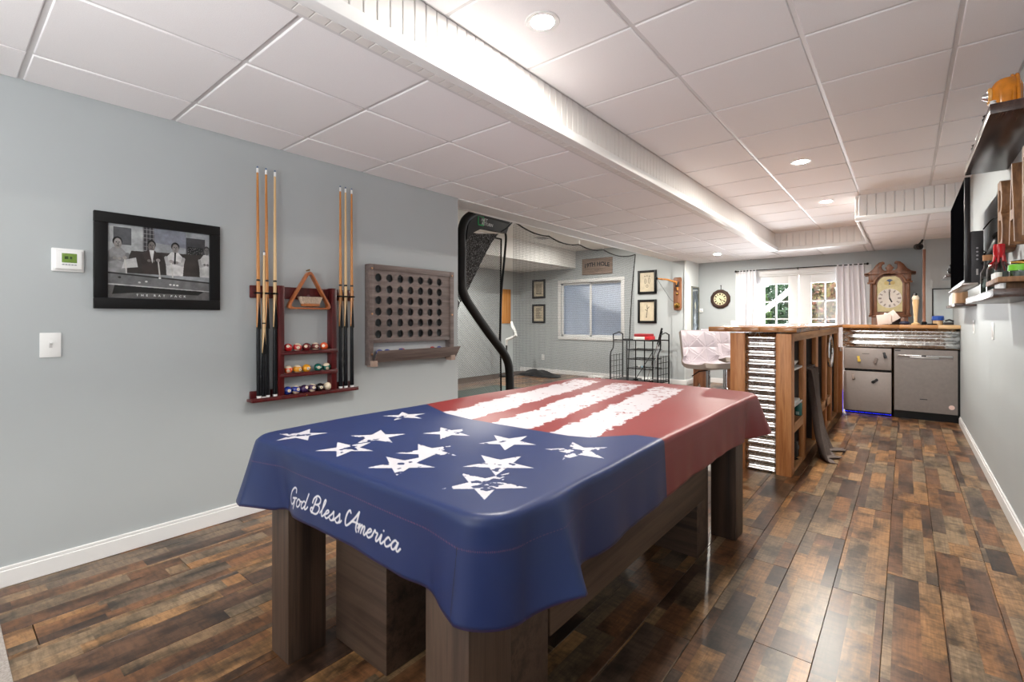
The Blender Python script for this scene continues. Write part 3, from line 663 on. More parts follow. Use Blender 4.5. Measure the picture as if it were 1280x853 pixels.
# framed pool hall print: plain generic stand-in of the same greys
def pool_print():
    w, h = 470, 345; c = Canvas(w, h, (150, 154, 158)); n = vnoise(h, w, 30, 3, 4)
    c.poly([(0, 330), (150, 345), (150, 190), (0, 180)], (176, 180, 182)); c.poly([(25, 330), (100, 330), (100, 250), (25, 250)], (84, 86, 90))
    c.poly([(150, 345), (200, 345), (200, 225), (150, 225)], (60, 60, 64))
    for k in range(6): c.line([(150, 232+20*k), (200, 232+20*k)], 1.2, (150, 150, 152))
    for k in range(4): c.line([(152+15*k, 225), (152+15*k, 345)], 1.2, (150, 150, 152))
    c.poly([(200, 345), (350, 345), (350, 260), (200, 275)], (128, 132, 144)); c.poly([(350, 315), (446, 315), (446, 200), (350, 200)], (66, 66, 70)); c.poly([(358, 270), (436, 270), (436, 212), (358, 212)], (20, 20, 22))
    for k in range(60): c.ell(360+rng.random()*74, 214+rng.random()*54, 1.6, 1.6, (150, 150, 152))
    c.poly([(100, 225), (470, 235), (470, 120), (60, 120)], (52, 46, 44))
    def man(x, s, coat, skin, head, hair):
        c.poly([(x-34*s, 120), (x-38*s, 205), (x-14*s, 236), (x+14*s, 236), (x+40*s, 205), (x+34*s, 120)], coat)
        c.ell(x+2, 264, 17*s, 18*s, hair); c.ell(x+3, 254, 13.5*s, 20*s, skin); c.ell(x-2, 260, 3, 1.8, hair); c.ell(x+9, 260, 3, 1.8, hair); c.line([(x+4, 256), (x+6, 249)], 1.2, hair); c.line([(x-1, 243), (x+8, 243)], 1.2, hair)
        for sx in (-1, 1): c.line([(x+sx*36*s, 205), (x+sx*30*s, 176), (x+sx*8*s, 184)], 7.5*s, [q*.82 for q in coat]); c.ell(x+sx*8*s, 185, 7*s, 6*s, skin)
    man(40, 1.2, (148, 148, 150), (150, 146, 144), 0, (30, 30, 32)); man(186, 1.15, (56, 46, 44), (112, 106, 104), 0, (24, 22, 22)); man(296, 1.15, (214, 214, 214), (138, 134, 132), 0, (26, 24, 26)); man(452, .95, (200, 200, 200), (110, 108, 108), 0, (60, 60, 62))
    c.poly([(178, 236), (200, 236), (192, 172)], (216, 216, 216)); c.line([(298, 232), (296, 180)], 4, (30, 30, 32)); c.poly([(70, 180), (120, 195), (128, 150), (60, 140)], (196, 196, 196))
    for x in (76, 222, 282): c.line([(x-4, 190), (x+4, 112)], 3.2, (206, 204, 200)); c.ell(x-4, 190, 10, 8, (160, 154, 152))
    c.poly([(0, 118), (470, 92), (470, 45), (0, 62)], (112, 112, 114)); c.line([(0, 118), (470, 92)], 3.5, (40, 38, 38)); c.line([(0, 66), (470, 46)], 3, (188, 188, 188))
    for x, y, k in ((50, 98, 30), (165, 84, 230), (135, 78, 210), (275, 74, 220), (292, 73, 225), (308, 72, 220), (226, 104, 220)): c.ell(x, y, 6, 4.2, (k,)*3)
    c.poly([(0, 62), (470, 45), (470, 0), (0, 0)], (96, 94, 94)); c.poly([(30, 62), (440, 46), (410, 26), (130, 30), (20, 20)], (22, 20, 20))
    c.a = c.a*(1+(n[..., None]-.5)*.45)*.9; return c.a
PF = thing('picture_frame', 'black framed black-and-white print of men playing pool, lettered THE RAT PACK', 'picture', (XL, .82, 1.29))
fy0, fy1, fz0, fz1 = .529, 1.111, 1.294, 1.797
fm = MB()
for b in ((fy0, fy1, fz0, fz0+.056), (fy0, fy1, fz1-.056, fz1), (fy0, fy0+.056, fz0+.056, fz1-.056), (fy1-.056, fy1, fz0+.056, fz1-.056)): fm.box(XL, XL+.026, b[0], b[1], b[2], b[3])
part('frame', fm, M['black'], PF, bev=.003)
part('print', MB().box(XL+.002, XL+.014, fy0+.054, fy1-.054, fz0+.054, fz1-.054), print_mat('pool_hall_print', pool_print(), .22, .5), PF,
     uvf=lambda p: ((p.y-fy0-.054)/(fy1-fy0-.108), (p.z-fz0-.054)/(fz1-fz0-.108)))
part('lettering', text_mesh('THE RAT PACK', .0165, lambda u, v, w: (XL+.0142+w, .82+u, 1.363+v), .0006, 2.3), M['whiteplastic'], PF)
# thermostat, switch
TH = thing('thermostat', 'white wall thermostat with a green screen left of the framed print', 'thermostat', (XL, .434, 1.475))
part('wall_plate', MB().box(XL, XL+.012, .373, .494, 1.474, 1.588), M['whiteplastic'], TH, bev=.005, segs=3); hs = part('housing', MB().box(XL+.010, XL+.03, .383, .485, 1.483, 1.580), M['whiteplastic'], TH, bev=.007, segs=3)
sc_ = part('screen', MB().box(XL+.028, XL+.0312, .408, .464, 1.517, 1.563), plain('lcd_green', (112, 142, 62), .15, var=.12, vs=90), TH, bev=.001)
for k in range(5): part('button', MB().box(XL+.029, XL+.0318, .409+.0112*k, .4175+.0112*k, 1.5045, 1.5095), plain('button_grey', (150, 154, 160), .5), hs)
part('readout', MB().box(XL+.0311, XL+.0316, .418, .432, 1.534, 1.548).box(XL+.0311, XL+.0316, .437, .446, 1.534, 1.548), plain('lcd_ink', (54, 78, 34), .4), sc_)
SW = thing('light_switch', 'white toggle light switch plate below the thermostat', 'switch', (XL, .371, 1.05))
spl = part('plate', MB().box(XL, XL+.006, .333, .409, 1.052, 1.172), M['whiteplastic'], SW, bev=.002); part('toggle_slot', MB().box(XL+.005, XL+.0072, .366, .377, 1.099, 1.125), plain('slot_shade', (196, 196, 196), .5), spl)
part('toggle', MB().prism([(0, 1.113), (0, 1.121), (.013, 1.127), (.013, 1.120)], lambda u, v, w: (XL+.006+u, w, v), .3675, .3755), M['whiteplastic'], spl, bev=.001)
for z in (1.078, 1.146): part('screw', MB().lathe([(.003, 0), (.002, .001)], (XL+.006, .3715, z), (1, 0, 0), 10), M['whiteplastic'], spl)
# four-in-a-row wall game
FG = thing('wall_game', 'grey wooden four-in-a-row wall game board with round holes and a tray', 'game', (XL, 2.57, .88))
gx = XL+.062; y0, y1, z0, z1 = 2.127, 3.005, .885, 1.665
gf = MB()
for b in ((y0, y0+.052, z0, z1), (y1-.052, y1, z0+.04, z1), (y0+.052, y1-.052, z1-.045, z1)): pass
part('side_rail', MB().box(XL, gx+.004, y0, y0+.034, z0, z1), M['greywood'], FG, bev=.003); part('side_rail', MB().box(XL, gx+.008, y1-.05, y1, z0, z1), M['greywood'], FG, bev=.003)
part('top_rail', MB().box(XL, gx+.008, y0+.034, y1-.05, z1-.045, z1), M['greywood'], FG, bev=.003); part('cross_rail', MB().box(XL, gx+.004, y0+.034, y1-.05, 1.055, 1.085), M['greywood'], FG, bev=.003)
# front panel with 42 real holes: square cells with a round cut-out
pan = MB(); hr = .0315; py0, py1, pz0, pz1 = y0+.034, y1-.05, 1.085, z1-.045
ys_ = [2.208+.1045*i for i in range(7)]; zs_ = [1.564-.0882*j for j in range(6)]
ye = [py0]+[(a+b)/2 for a, b in zip(ys_[:-1], ys_[1:])]+[py1]; ze = [pz1]+[(a+b)/2 for a, b in zip(zs_[:-1], zs_[1:])]+[pz0]
for i, yc in enumerate(ys_):
    for j, zc in enumerate(zs_):
        ring = [(yc+hr*math.cos(2*PI*k/24), zc+hr*math.sin(2*PI*k/24)) for k in range(24)]; sq = []
        for k in range(24):
            cx, cz = math.cos(2*PI*k/24), math.sin(2*PI*k/24); ry = (ye[i+1]-yc) if cx > 0 else (yc-ye[i]); rz = (ze[j]-zc) if cz > 0 else (zc-ze[j+1])
            t = min(ry/abs(cx) if abs(cx) > 1e-6 else 9, rz/abs(cz) if abs(cz) > 1e-6 else 9); sq.append((yc+cx*t, zc+cz*t))
        for v in ((ye[i+1], ze[j]), (ye[i], ze[j]), (ye[i], ze[j+1]), (ye[i+1], ze[j+1])): sq[round(math.atan2(v[1]-zc, v[0]-yc)/(2*PI)*24) % 24] = v
        vs = [(gx, a, b) for a, b in sq]+[(gx, a, b) for a, b in ring]+[(gx-.012, a, b) for a, b in ring]; fs = []
        for k in range(24): q = (k+1) % 24; fs += [(k, q, 24+q, 24+k), (24+k, 24+q, 48+q, 48+k)]
        pan.add(vs, fs)
part('hole_panel', pan, M['greywood'], FG, weld=1e-4, fixn=True)
part('back_panel', MB().box(XL+.002, XL+.010, py0, py1, 1.085, pz1), plain('game_back', (116, 121, 123), .7), FG)
part('column_divider', MB().box(XL+.010, gx-.030, ye[1]-.003, ye[1]+.003, 1.09, pz1), M['dark'], FG)
for i in range(2, 7): part('column_divider', MB().box(XL+.010, gx-.030, ye[i]-.003, ye[i]+.003, 1.09, pz1), M['dark'], FG)
part('tray_front', MB().prism([(XL+.062, .905), (XL+.075, .905), (XL+.135, .998), (XL+.120, .998)], lambda u, v, w: (u, w, v), y0+.03, y1+.02), M['greywood'], FG, bev=.002)
part('tray_floor', MB().box(XL, XL+.07, y0+.05, y1-.05, .905, .917), M['greywood'], FG); part('tray_back', MB().box(XL, XL+.008, y0+.05, y1-.05, .917, 1.055), plain('tray_back_paint', (206, 208, 210), .6), FG)
for yy in (y0+.005, y1-.055): part('foot_block', MB().box(XL+.02, gx+.03, yy, yy+.05, .875, .92), plain('pale_pine_block', (168, 144, 130), .6), FG, bev=.003)
for yy in (y0+.017, y1-.025):
    for zz in (1.63, 1.28, .97): part('screw', MB().lathe([(.009, 0), (.008, .003), (.004, .005)], (gx+.008, yy, zz), (1, 0, 0), 12), M['copper'], FG, smooth=True)
cols_ = {'blue': plain('disc_blue', (32, 58, 150), .35), 'red': plain('disc_red', (190, 34, 44), .35)}
for k, (yy, c, lb) in enumerate(((2.245, 'blue', 'blue disc at the left end of the game tray'), (2.31, 'blue', 'second blue disc from the left in the game tray'), (2.465, 'red', 'red disc leaning beside the blue one in the middle of the tray'), (2.445, 'blue', 'blue disc in the middle of the game tray'), (2.79, 'red', 'red disc toward the right end of the game tray'), (2.86, 'blue', 'blue disc at the right end of the game tray'))):
    solo('game_disc', MB().lathe([(.042, -.004), (.044, 0), (.042, .004)], (XL+.036+.01*(k % 2), yy, .962), (1, .15, .45), 20), cols_[c], lb, 'disc', 'discs in the game tray', smooth=True)
RG = MB().box(-3.1, -.6, -1.9, .178, .001, .012)
solo('area_rug', RG, plain('grey_woven_rug', (168, 160, 154), .95, var=.3, vs=160, bmp=.8, bs=300), 'pale grey woven rug at the lower left corner of the floor', 'rug', bev=.004)
# ================================================================ bar with corrugated steel end
BX = -.69
BA = thing('bar', 'cedar framed bar with corrugated steel end panel and thick plank top', 'bar', (-.9, 6.0, 0))
def post(x0, x1, y0, y1, z0, z1, n='post', mt='cedar'): part(n, MB().box(x0, x1, y0, y1, z0, z1), M[mt], BA, bev=.004)
post(-.797, BX, 4.275, 4.41, 0, 1.125); post(-1.14, -1.028, 4.275, 4.37, 0, 1.125)
def corr_panel(u0, u1, z0, z1, fn, pitch=.0715, amp=.011, nsub=10, nu=8):
    m = MB(); nv = int((z1-z0)/pitch*nsub)
    def f(a, b):
        v = z0+(z1-z0)*b; w = amp*math.cos(2*PI*(v-z1)/pitch); return fn(u0+(u1-u0)*a, v, w)
    m.grid(f, nu, nv); g2 = MB(); g2.grid(lambda a, b: (lambda p: tuple(np.array(p)))(f(a, b)), nu, nv); return m
def corr_part(name, mb, parent):
    o = part(name, mb, M['corr'], parent, smooth=True, fixn=True); s = o.modifiers.new('sheet', 'SOLIDIFY'); s.thickness = .0015; return o
corr_part('corrugated_panel', corr_panel(-1.03, -.79, .005, 1.122, lambda u, v, w: (u, 4.31+w, v)), BA)
for z in np.arange(.12, 1.1, .143):
    for x in (-1.012, -.815): part('screw', MB().sphere((x, 4.298, float(z)), .005, 8), M['chrome'], BA)
corr_part('corrugated_back', corr_panel(4.37, 7.7, .005, 1.122, lambda u, v, w: (-1.10+w, u, v), nsub=6, nu=2), BA)
for y0, y1 in ((4.86, 5.0), (5.62, 5.76), (6.34, 6.48), (6.82, 6.95)): post(-.728, BX, y0, y1, 0, 1.06)
part('top_plate', MB().box(-.79, BX, 4.41, 7.70, 1.06, 1.128), M['cedary'], BA, bev=.003)
part('rail', MB().box(-.72, BX, 4.41, 4.86, .325, .384), M['cedary'], BA, bev=.003); part('rail', MB().box(-.74, BX, 5.76, 6.82, .245, .34), M['cedary'], BA, bev=.003)
part('sole_plate', MB().box(-.79, BX-.004, 4.41, 7.7, .001, .03), M['cedary'], BA, bev=.002)
part('inner_panel', MB().box(-1.075, -1.06, 4.42, 7.68, .03, 1.06), plain('bar_lining', (96, 88, 86), .6), BA)
for yy in (4.93, 5.69, 6.41, 6.885, 7.58): part('divider', MB().box(-1.06, -.729, yy-.01, yy+.01, .03, 1.06), plain('bar_divider', (128, 122, 120), .6), BA)
part('inner_shelf', MB().box(-1.06, -.69, 4.42, 4.86, .385, .405), M['cedary'], BA); part('inner_shelf', MB().box(-1.06, -.70, 4.42, 4.92, .52, .535), M['white'], BA); part('inner_shelf', MB().box(-1.06, -.70, 4.42, 4.92, .82, .835), M['white'], BA)
part('inner_shelf', MB().box(-1.06, -.70, 5.0, 5.68, .77, .79), plain('dark_bar_shelf', (74, 66, 62), .5), BA); part('inner_shelf', MB().box(-1.06, -.74, 5.76, 6.82, .33, .345), M['cedary'], BA); part('inner_shelf', MB().box(-1.06, -.76, 5.7, 6.4, .62, .635), M['white'], BA)
post(-.69, -.648, 7.66, 7.72, 0, .872, 'fridge_post'); post(-.73, -.69, 7.52, 7.68, 0, 1.06)
# plank top of the long run and of the return
n = 5; w = (1.31-.648)/n
for i in range(n):
    part('top_plank', MB().box(-1.31+w*i+.0008, -1.31+w*(i+1)-.0008, 4.25, 8.32, 1.136, 1.176), M['bartop'], BA, bev=.003)
segs = [(-.648, -.36), (-.36, -.06), (-.06, .30), (.30, .498)]
topmats = [wood(f'bar_return_{i}', c, 'X', .25, 20, 8, .03) for i, c in enumerate(([(150, 96, 52), (196, 142, 92)], [(120, 76, 44), (178, 126, 80)], [(156, 104, 60), (200, 148, 98)], [(190, 150, 106), (214, 178, 132)]))]
for (a, b), mt in zip(segs, topmats): part('top_plank', MB().box(a, b, 7.68, 8.34, 1.128, 1.170), mt, BA, bev=.002)
corr_part('corrugated_apron', corr_panel(-.648, .497, .885, 1.126, lambda u, v, w: (u, 7.725+w, v), pitch=.081, amp=.012), BA)
for x in np.arange(-.55, .5, .14): part('screw', MB().sphere((float(x), 7.711, 1.118), .005, 8), M['chrome'], BA)
for x in np.arange(-.45, .5, .26): part('screw', MB().sphere((float(x), 7.711, 1.0), .005, 8), M['chrome'], BA)
part('return_back', MB().box(-.648, .497, 8.27, 8.30, 0, 1.128), M['cedar'], BA)
part('return_carcass', MB().box(-.64, .495, 7.75, 8.26, .88, .90), M['cedary'], BA)
led = emis('led_blue', (40, 50, 255), 1.6)
part('led_strip', MB().box(-.652, -.647, 7.735, 7.739, .01, .30).box(-.63, -.14, 7.80, 7.806, .012, .02), led, BA, label='blue LED strip around the refrigerator')
# things in and on the bar
solo('dish', MB().lathe([(.05, 0), (.085, .05), (.08, .05), (.046, .006)], (-.79, 4.70, .836), n=20), M['whiteplastic'], 'white bowl on the upper white shelf in the end of the bar', 'bowl', smooth=True)
solo('food_container', MB().box(-1.05, -.90, 4.5, 4.68, .836, .90).box(-1.055, -.895, 4.495, 4.685, .90, .912), M['whiteplastic'], 'white lidded plastic container on the upper shelf inside the bar end', 'container', bev=.006)
solo('paper_stack', MB().box(-.90, -.71, 4.48, 4.80, .536, .556), M['whiteplastic'], 'low white stack of papers on the middle white shelf in the bar', 'papers', bev=.001)
t = thing('canister', 'teal green canister standing on the cedar rail shelf in the bar', 'canister', (-.722, 4.79, .406))
part('body', MB().lathe([(.028, 0), (.030, .004), (.030, .108), (.027, .112)], (-.722, 4.79, .406)), plain('teal_tin', (36, 108, 104), .35), t, smooth=True)
part('label', MB().box(-.735, -.709, 4.7585, 4.7610, .416, .442), plain('pale_label', (170, 206, 204), .5), t)
solo('snack_box', MB().box(-.84, -.742, 4.56, 4.72, .406, .455), plain('dark_red_box', (58, 22, 26), .5), 'low dark box beside the teal canister in the bar', 'box', bev=.003)
t = thing('power_adapter', 'black power adapter hanging with its cord at the foot of the bar end', 'adapter', (-.76, 4.72, .05))
part('body', MB().box(-.79, -.712, 4.68, 4.76, .06, .19), M['dark'], t, bev=.008); part('plug', MB().box(-.712, -.704, 4.70, 4.73, .13, .16), plain('grey_plug', (130, 130, 132), .4), t)
part('cord', MB().tube([(-.76, 4.72, .06), (-.735, 4.72, .035), (-.715, 4.74, .038), (-.76, 4.78, .036), (-.80, 4.74, .036)], .005), M['black'], t)
t = thing('metal_hoop', 'tall oval chrome hoop hung inside the far bay of the bar', 'hoop', (-.70, 6.62, .70))
part('ring', MB().tube([(-.675+.0*k, 6.63+.17*math.cos(2*PI*k/36), .865+.165*math.sin(2*PI*k/36)) for k in range(36)], .016, 8, closed=True), M['chrome'], t, smooth=True)
part('hook', MB().tube([(-.69, 6.63, 1.058), (-.675, 6.63, 1.05), (-.675, 6.63, 1.03)], .005), M['chrome'], t)
solo('wine_bottle', MB().lathe([(.036, 0), (.038, .01), (.038, .19), (.016, .24), (.014, .30)], (-.84, 6.12, .346)), plain('dark_bottle', (26, 30, 28), .1), 'dark bottle standing in the middle bay of the bar', 'bottle', smooth=True)
solo('small_speaker', MB().box(-.92, -.78, 6.52, 6.70, .346, .56), M['dark'], 'black speaker box in the far bay of the bar below the hoop', 'speaker', bev=.008)
# towel hanging to the floor
def towel(a, b):
    s = a-.5; d = b*.86; wid = .36+.26*b*b
    y = 5.23+s*wid+.03*math.sin(5*b); fold = .034*math.sin(13*a+1.3+1.2*b)*(.3+b)+.016*math.sin(27*a+4*b)
    if d < .03: return (-.725-(.03-d), y, .795)
    z = .795-(d-.03); x = -.693+.006+fold+.03*b+.010
    lim = .012+.006*abs(math.sin(13*a))
    if z < lim: x += (lim-z)*1.0+.05*max(0, s+.1); z = lim
    return (max(x+.115*b**3.2+.03*math.sin(4*a+2*b)*b, -.685) if b > .05 else x, y, z)
o = solo('towel', MB().grid(towel, 60, 60), M['towel'], 'grey-brown towel hanging from the bar shelf down onto the floor', 'towel', smooth=True); s = o.modifiers.new('thick', 'SOLIDIFY'); s.thickness = .005
solo('price_tag', MB().box(-.676, -.652, 7.648, 7.652, .82, .868), M['whiteplastic'], 'small white tag stuck on the cedar post beside the refrigerator', 'tag', bev=.002)

# ================================================================ fridge and dishwasher
FR = thing('mini_fridge', 'grey two-door mini refrigerator with magnets under the bar return', 'refrigerator', (-.39, 8.0, 0))
part('body', MB().box(-.635, -.143, 7.79, 8.25, .03, .868), M['dark'], FR, bev=.004)
fd = part('freezer_door', MB().box(-.640, -.138, 7.735, 7.785, .592, .868), M['slate'], FR, bev=.006); dd = part('door', MB().box(-.640, -.138, 7.735, 7.785, .045, .562), M['slate'], FR, bev=.006)
part('grip', MB().box(-.63, -.148, 7.745, 7.787, .566, .588), M['black'], FR); part('nameplate', MB().box(-.44, -.365, 7.733, 7.736, .79, .797), plain('nameplate_grey', (80, 74, 72), .4, metal=.5), fd)
part('plinth', MB().box(-.625, -.15, 7.80, 8.2, 0, .035), M['black'], FR)
for (x, z, c, a, lb) in ((-.475, .722, (226, 190, 84), .15, 'yellow bottle-shaped magnet on the freezer door'), (-.30, .705, (120, 106, 100), -.3, 'brown-grey magnet on the freezer door, right of the yellow one'), (-.205, .78, (40, 40, 42), .25, 'black magnet at the upper right of the freezer door'),
                         (-.535, .49, (158, 142, 134), .1, 'pale grey magnet on the lower refrigerator door'), (-.31, .445, (26, 26, 28), -.85, 'black tilted magnet on the lower refrigerator door')):
    pr = [(-.016, -.036), (.016, -.036), (.018, -.01), (.011, .006), (.016, .03), (.012, .038), (-.012, .038), (-.016, .03), (-.011, .006), (-.018, -.01)]
    t = thing('magnet', lb, 'magnet', (x, 7.726, z), 0, 'magnets on the refrigerator'); ca, sa = math.cos(a), math.sin(a)
    part('body', MB().prism(pr, lambda u, v, w: (x+u*ca-v*sa, 7.7345+w, z+u*sa+v*ca), -.016, 0), plain('magnet_paint', c, .4), t, bev=.005)
    part('cap', MB().prism([(-.012, .034), (.012, .034), (.012, .042), (-.012, .042)], lambda u, v, w: (x+u*ca-v*sa, 7.7335+w, z+u*sa+v*ca), -.014, 0), plain('magnet_cap', [q*.7 for q in c], .4), t, bev=.002)
DW = thing('dishwasher', 'brushed steel dishwasher with a recessed bar handle beside the refrigerator', 'dishwasher', (.19, 8.0, 0))
part('body', MB().box(-.112, .492, 7.80, 8.25, .09, .872), M['dark'], DW)
# door around a real handle pocket
dwx0, dwx1, pz0_, pz1_ = -.112, .478, .752, .802
dm = MB().box(dwx0, dwx1, 7.742, 7.79, .10, pz0_).box(dwx0, dwx1, 7.742, 7.79, pz1_, .866).box(dwx0, -.075, 7.742, 7.79, pz0_, pz1_).box(.440, dwx1, 7.742, 7.79, pz0_, pz1_).box(-.075, .440, 7.775, 7.79, pz0_, pz1_)
dwd = part('door', dm, M['steel'], DW); part('handle_bar', MB().box(-.075, .440, 7.748, 7.762, .778, .800), plain('handle_silver', (206, 204, 202), .25, metal=.9), dwd, bev=.004)
part('control_window', MB().box(.15, .195, 7.7465, 7.7495, .781, .797), M['dark'], dwd); part('latch_panel', MB().box(.04, .31, 7.750, 7.768, .756, .778), plain('latch_silver', (188, 184, 182), .3, metal=.9), dwd, bev=.003)
part('badge', MB().box(.135, .205, 7.7405, 7.743, .252, .262), M['dark'], dwd); part('door_label', MB().box(-.105, -.05, 7.7405, 7.743, .842, .856), M['dark'], dwd)
part('sticker', MB().lathe([(.027, 0), (.027, .0012)], (.425, 7.7415, .185), (0, -1, 0), 24).lathe([(.015, 0), (.015, .002)], (.425, 7.741, .185), (0, -1, 0), 16), plain('round_sticker', (226, 196, 186), .5), dwd)
part('toe_kick', MB().box(-.112, .492, 7.775, 7.80, 0, .095), M['black'], DW); part('side_gap', MB().box(.478, .4995, 7.752, 7.80, 0, .88), M['black'], DW)

# ================================================================ bar stools
def stool(x, y, rz, label):
    t = thing('bar_stool', label, 'stool', (x, y, 0), rz, 'tufted bar stools at the bar')
    prof = [(.23, .775), (.16, .752), (.05, .742), (-.06, .742), (-.14, .765), (-.185, .83), (-.205, .93), (-.225, 1.03), (-.245, 1.118)]
    P_ = catmull(prof, 6); P_ = np.array(P_); sl = np.concatenate([[0], np.cumsum(np.hypot(*np.diff(P_, axis=0).T))]); L = sl[-1]
    def at(v):
        s = v*L; return np.array((np.interp(s, sl, P_[:, 0]), np.interp(s, sl, P_[:, 1])))
    def surf(a, b, off=0, tuft=True):
        p = at(b); q = at(min(b+.01, 1)); q0 = at(max(b-.01, 0)); tg = (q-q0)/np.linalg.norm(q-q0); nrm = np.array((-tg[1], tg[0]))*-1
        s = 2*a-1; wid = .235*(1-.06*abs(b-.5)) ; back = min(max((b-.42)/.2, 0), 1)
        curl = .075*s*s*(.35+.65*back)          # sides curl forward round the sitter and up
        h = 0
        if tuft:
            du, dv = (a*2+.5) % 1, (b*4) % 1; tri = min(abs(du-.5), abs(dv-.5)); h = .036*(1-2*max(abs(du-.5), abs(dv-.5)))**.8 - .006*(abs(abs(du-.5)-abs(dv-.5)) < .05)
            h *= min(1, 12*min(a, 1-a))*min(1, 14*min(b, 1-b))
        up = (curl*.55*(1-back), curl*back)
        xx = p[0]+nrm[0]*(h+off)+up[1]; zz = p[1]+nrm[1]*(h+off)+up[0]
        return (xx, s*wid*(1-.10*s*s*0), zz)
    part('tufted_pad', MB().grid(lambda a, b: surf(a, b, .012), 48, 80), M['leather'], t, local=True, smooth=False)
    sh = MB(); f0 = lambda a, b: surf(a, b, .0125, False); f1 = lambda a, b: surf(.5+(a-.5)*.94, .02+b*.96, -.032, False)
    n1, n2 = 24, 40; sh.grid(f1, n1, n2)
    def rim(c0, c1): sh.grid(lambda a, b: tuple(np.array(c0(a))*(1-b)+np.array(c1(a))*b), 40, 3)
    for e in ((lambda a: f0(a, 0), lambda a: f1(a, 0)), (lambda a: f0(a, 1), lambda a: f1(a, 1)), (lambda a: f0(0, a), lambda a: f1(0, a)), (lambda a: f0(1, a), lambda a: f1(1, a))): rim(*e)
    part('shell', sh, M['leatherside'], t, local=True, smooth=True, weld=1e-4)
    gc = part('gas_column', MB().lathe([(.03, .02), (.03, .40), (.022, .405), (.022, .70), (.05, .705), (.06, .722)], n=20), M['chrome'], t, local=True, smooth=True)
    part('base_disc', MB().lathe([(.20, 0), (.20, .008), (.12, .02), (.045, .03), (.03, .04)], n=32), M['chrome'], t, local=True, smooth=True)
    part('foot_ring', MB().tube([(.02+.13*math.cos(q), .13*math.sin(q), .30) for q in np.linspace(-2.2, 2.2, 20)], .011), M['chrome'], t, local=True, smooth=True)
    part('lift_lever', MB().tube([(.02, -.03, .70), (.0, -.12, .69), (-.02, -.19, .64)], .006), M['black'], gc, local=True)
stool(-1.62, 5.25, R(-33), 'nearest tufted lilac white bar stool with chrome column beside the bar')
stool(-1.70, 6.15, R(-28), 'second tufted white bar stool, behind the nearest, tucked under the bar top')
st = thing('wooden_bench', 'brown wooden stand with a notched plank leg behind the bar stool', 'bench', (-2.9, 8.9, 0))
for x in (-3.02, ): part('plank_leg', MB().prism([(-3.03, 0), (-2.96, 0), (-2.925, .085), (-2.89, 0), (-2.80, 0), (-2.80, .40), (-3.03, .40)], lambda u, v, w: (u, w, v), 8.95, 9.0), M['oak'], st, bev=.003)
part('plank_leg', MB().prism([(-2.46, 0), (-2.39, 0), (-2.36, .085), (-2.33, 0), (-2.26, 0), (-2.26, .40), (-2.46, .40)], lambda u, v, w: (u, w, v), 8.95, 9.0), M['oak'], st, bev=.003)
part('bench_top', MB().box(-3.06, -2.22, 8.80, 9.15, .40, .44), M['oak'], st, bev=.004)

# ================================================================ grandfather clock
gx0, gy = -.19, 9.42; gw = .265
GC_ = thing('grandfather_clock', 'carved oak grandfather clock with swan-neck top and white dial', 'clock', (gx0, gy, 0)); O = M['oak']
def gp(n, mb, mt=O, **kw): return part(n, mb, mt, GC_, **kw)
gp('plinth', MB().box(gx0-.27, gx0+.27, gy-.15, gy+.14, 0, .45).box(gx0-.285, gx0+.285, gy-.165, gy+.15, 0, .07).box(gx0-.285, gx0+.285, gy-.165, gy+.15, .43, .46), bev=.006)
w_ = MB()
for sx in (-1, 1): w_.box(gx0+sx*.175-.045, gx0+sx*.175+.045, gy-.13, gy+.13, .46, 1.30)
w_.box(gx0-.13, gx0+.13, gy+.11, gy+.13, .46, 1.30); gp('trunk', w_, bev=.004)
hood = MB()
for sx in (-1, 1): hood.box(gx0+sx*.205-.028, gx0+sx*.205+.028, gy-.13, gy+.13, 1.30, 1.86)
hood.box(gx0-.18, gx0+.18, gy+.11, gy+.13, 1.30, 1.9).box(gx0-.255, gx0+.255, gy-.15, gy+.14, 1.28, 1.31); gp('hood_case', hood, bev=.004)
for sx in (-1, 1):
    gp('column', MB().lathe([(.026, 0), (.026, .02), (.018, .03), (.021, .25), (.017, .50), (.026, .51), (.028, .535)], (gx0+sx*.222, gy-.150, 1.31), n=16), smooth=True)
# arched hood front
def arc(r, c, k0, k1, n=18): return [(c[0]+r*math.cos(q), c[1]+r*math.sin(q)) for q in np.linspace(k0, k1, n)]
cz = 1.765
front = [(-.255, 1.80), (-.255, 1.93), (.255, 1.93), (.255, 1.80), (.195, 1.80)]+arc(.175, (0, cz), .2, PI-.2)+[(-.195, 1.80)]
gp('arched_front', MB().prism(front, lambda u, v, w: (gx0+u, w, v), gy-.165, gy-.12), bev=.003)
mould = [(-.27, 1.79), (-.27, 1.815), (-.205, 1.815)]+arc(.205, (0, cz), PI-.25, .25)+[(.205, 1.815), (.27, 1.815), (.27, 1.79), (.185, 1.79)]+arc(.178, (0, cz), .14, PI-.14)+[(-.185, 1.79)]
gp('arch_moulding', MB().prism(mould, lambda u, v, w: (gx0+u, w, v), gy-.19, gy-.155), bev=.004)
for sx in (-1, 1):
    sw = [(.30, 1.925), (.30, 1.955), (.255, 1.968), (.205, 2.01), (.165, 2.075), (.125, 2.115), (.075, 2.125), (.055, 2.105), (.06, 2.082), (.085, 2.082), (.095, 2.05), (.085, 2.01), (.06, 1.985), (.03, 1.985), (.0, 1.93)]
    sw = sw if sx > 0 else sw
    gp('swan_neck', MB().prism([(sx*u, v) for u, v in sw], lambda u, v, w: (gx0+u, w, v), gy-.18, gy-.13), bev=.006)
    gp('cornice', MB().box(gx0+sx*.275-.035, gx0+sx*.275+.035, gy-.18, gy+.14, 1.925, 1.955), bev=.006)
gp('roof', MB().box(gx0-.255, gx0+.255, gy-.12, gy+.13, 1.90, 1.93))
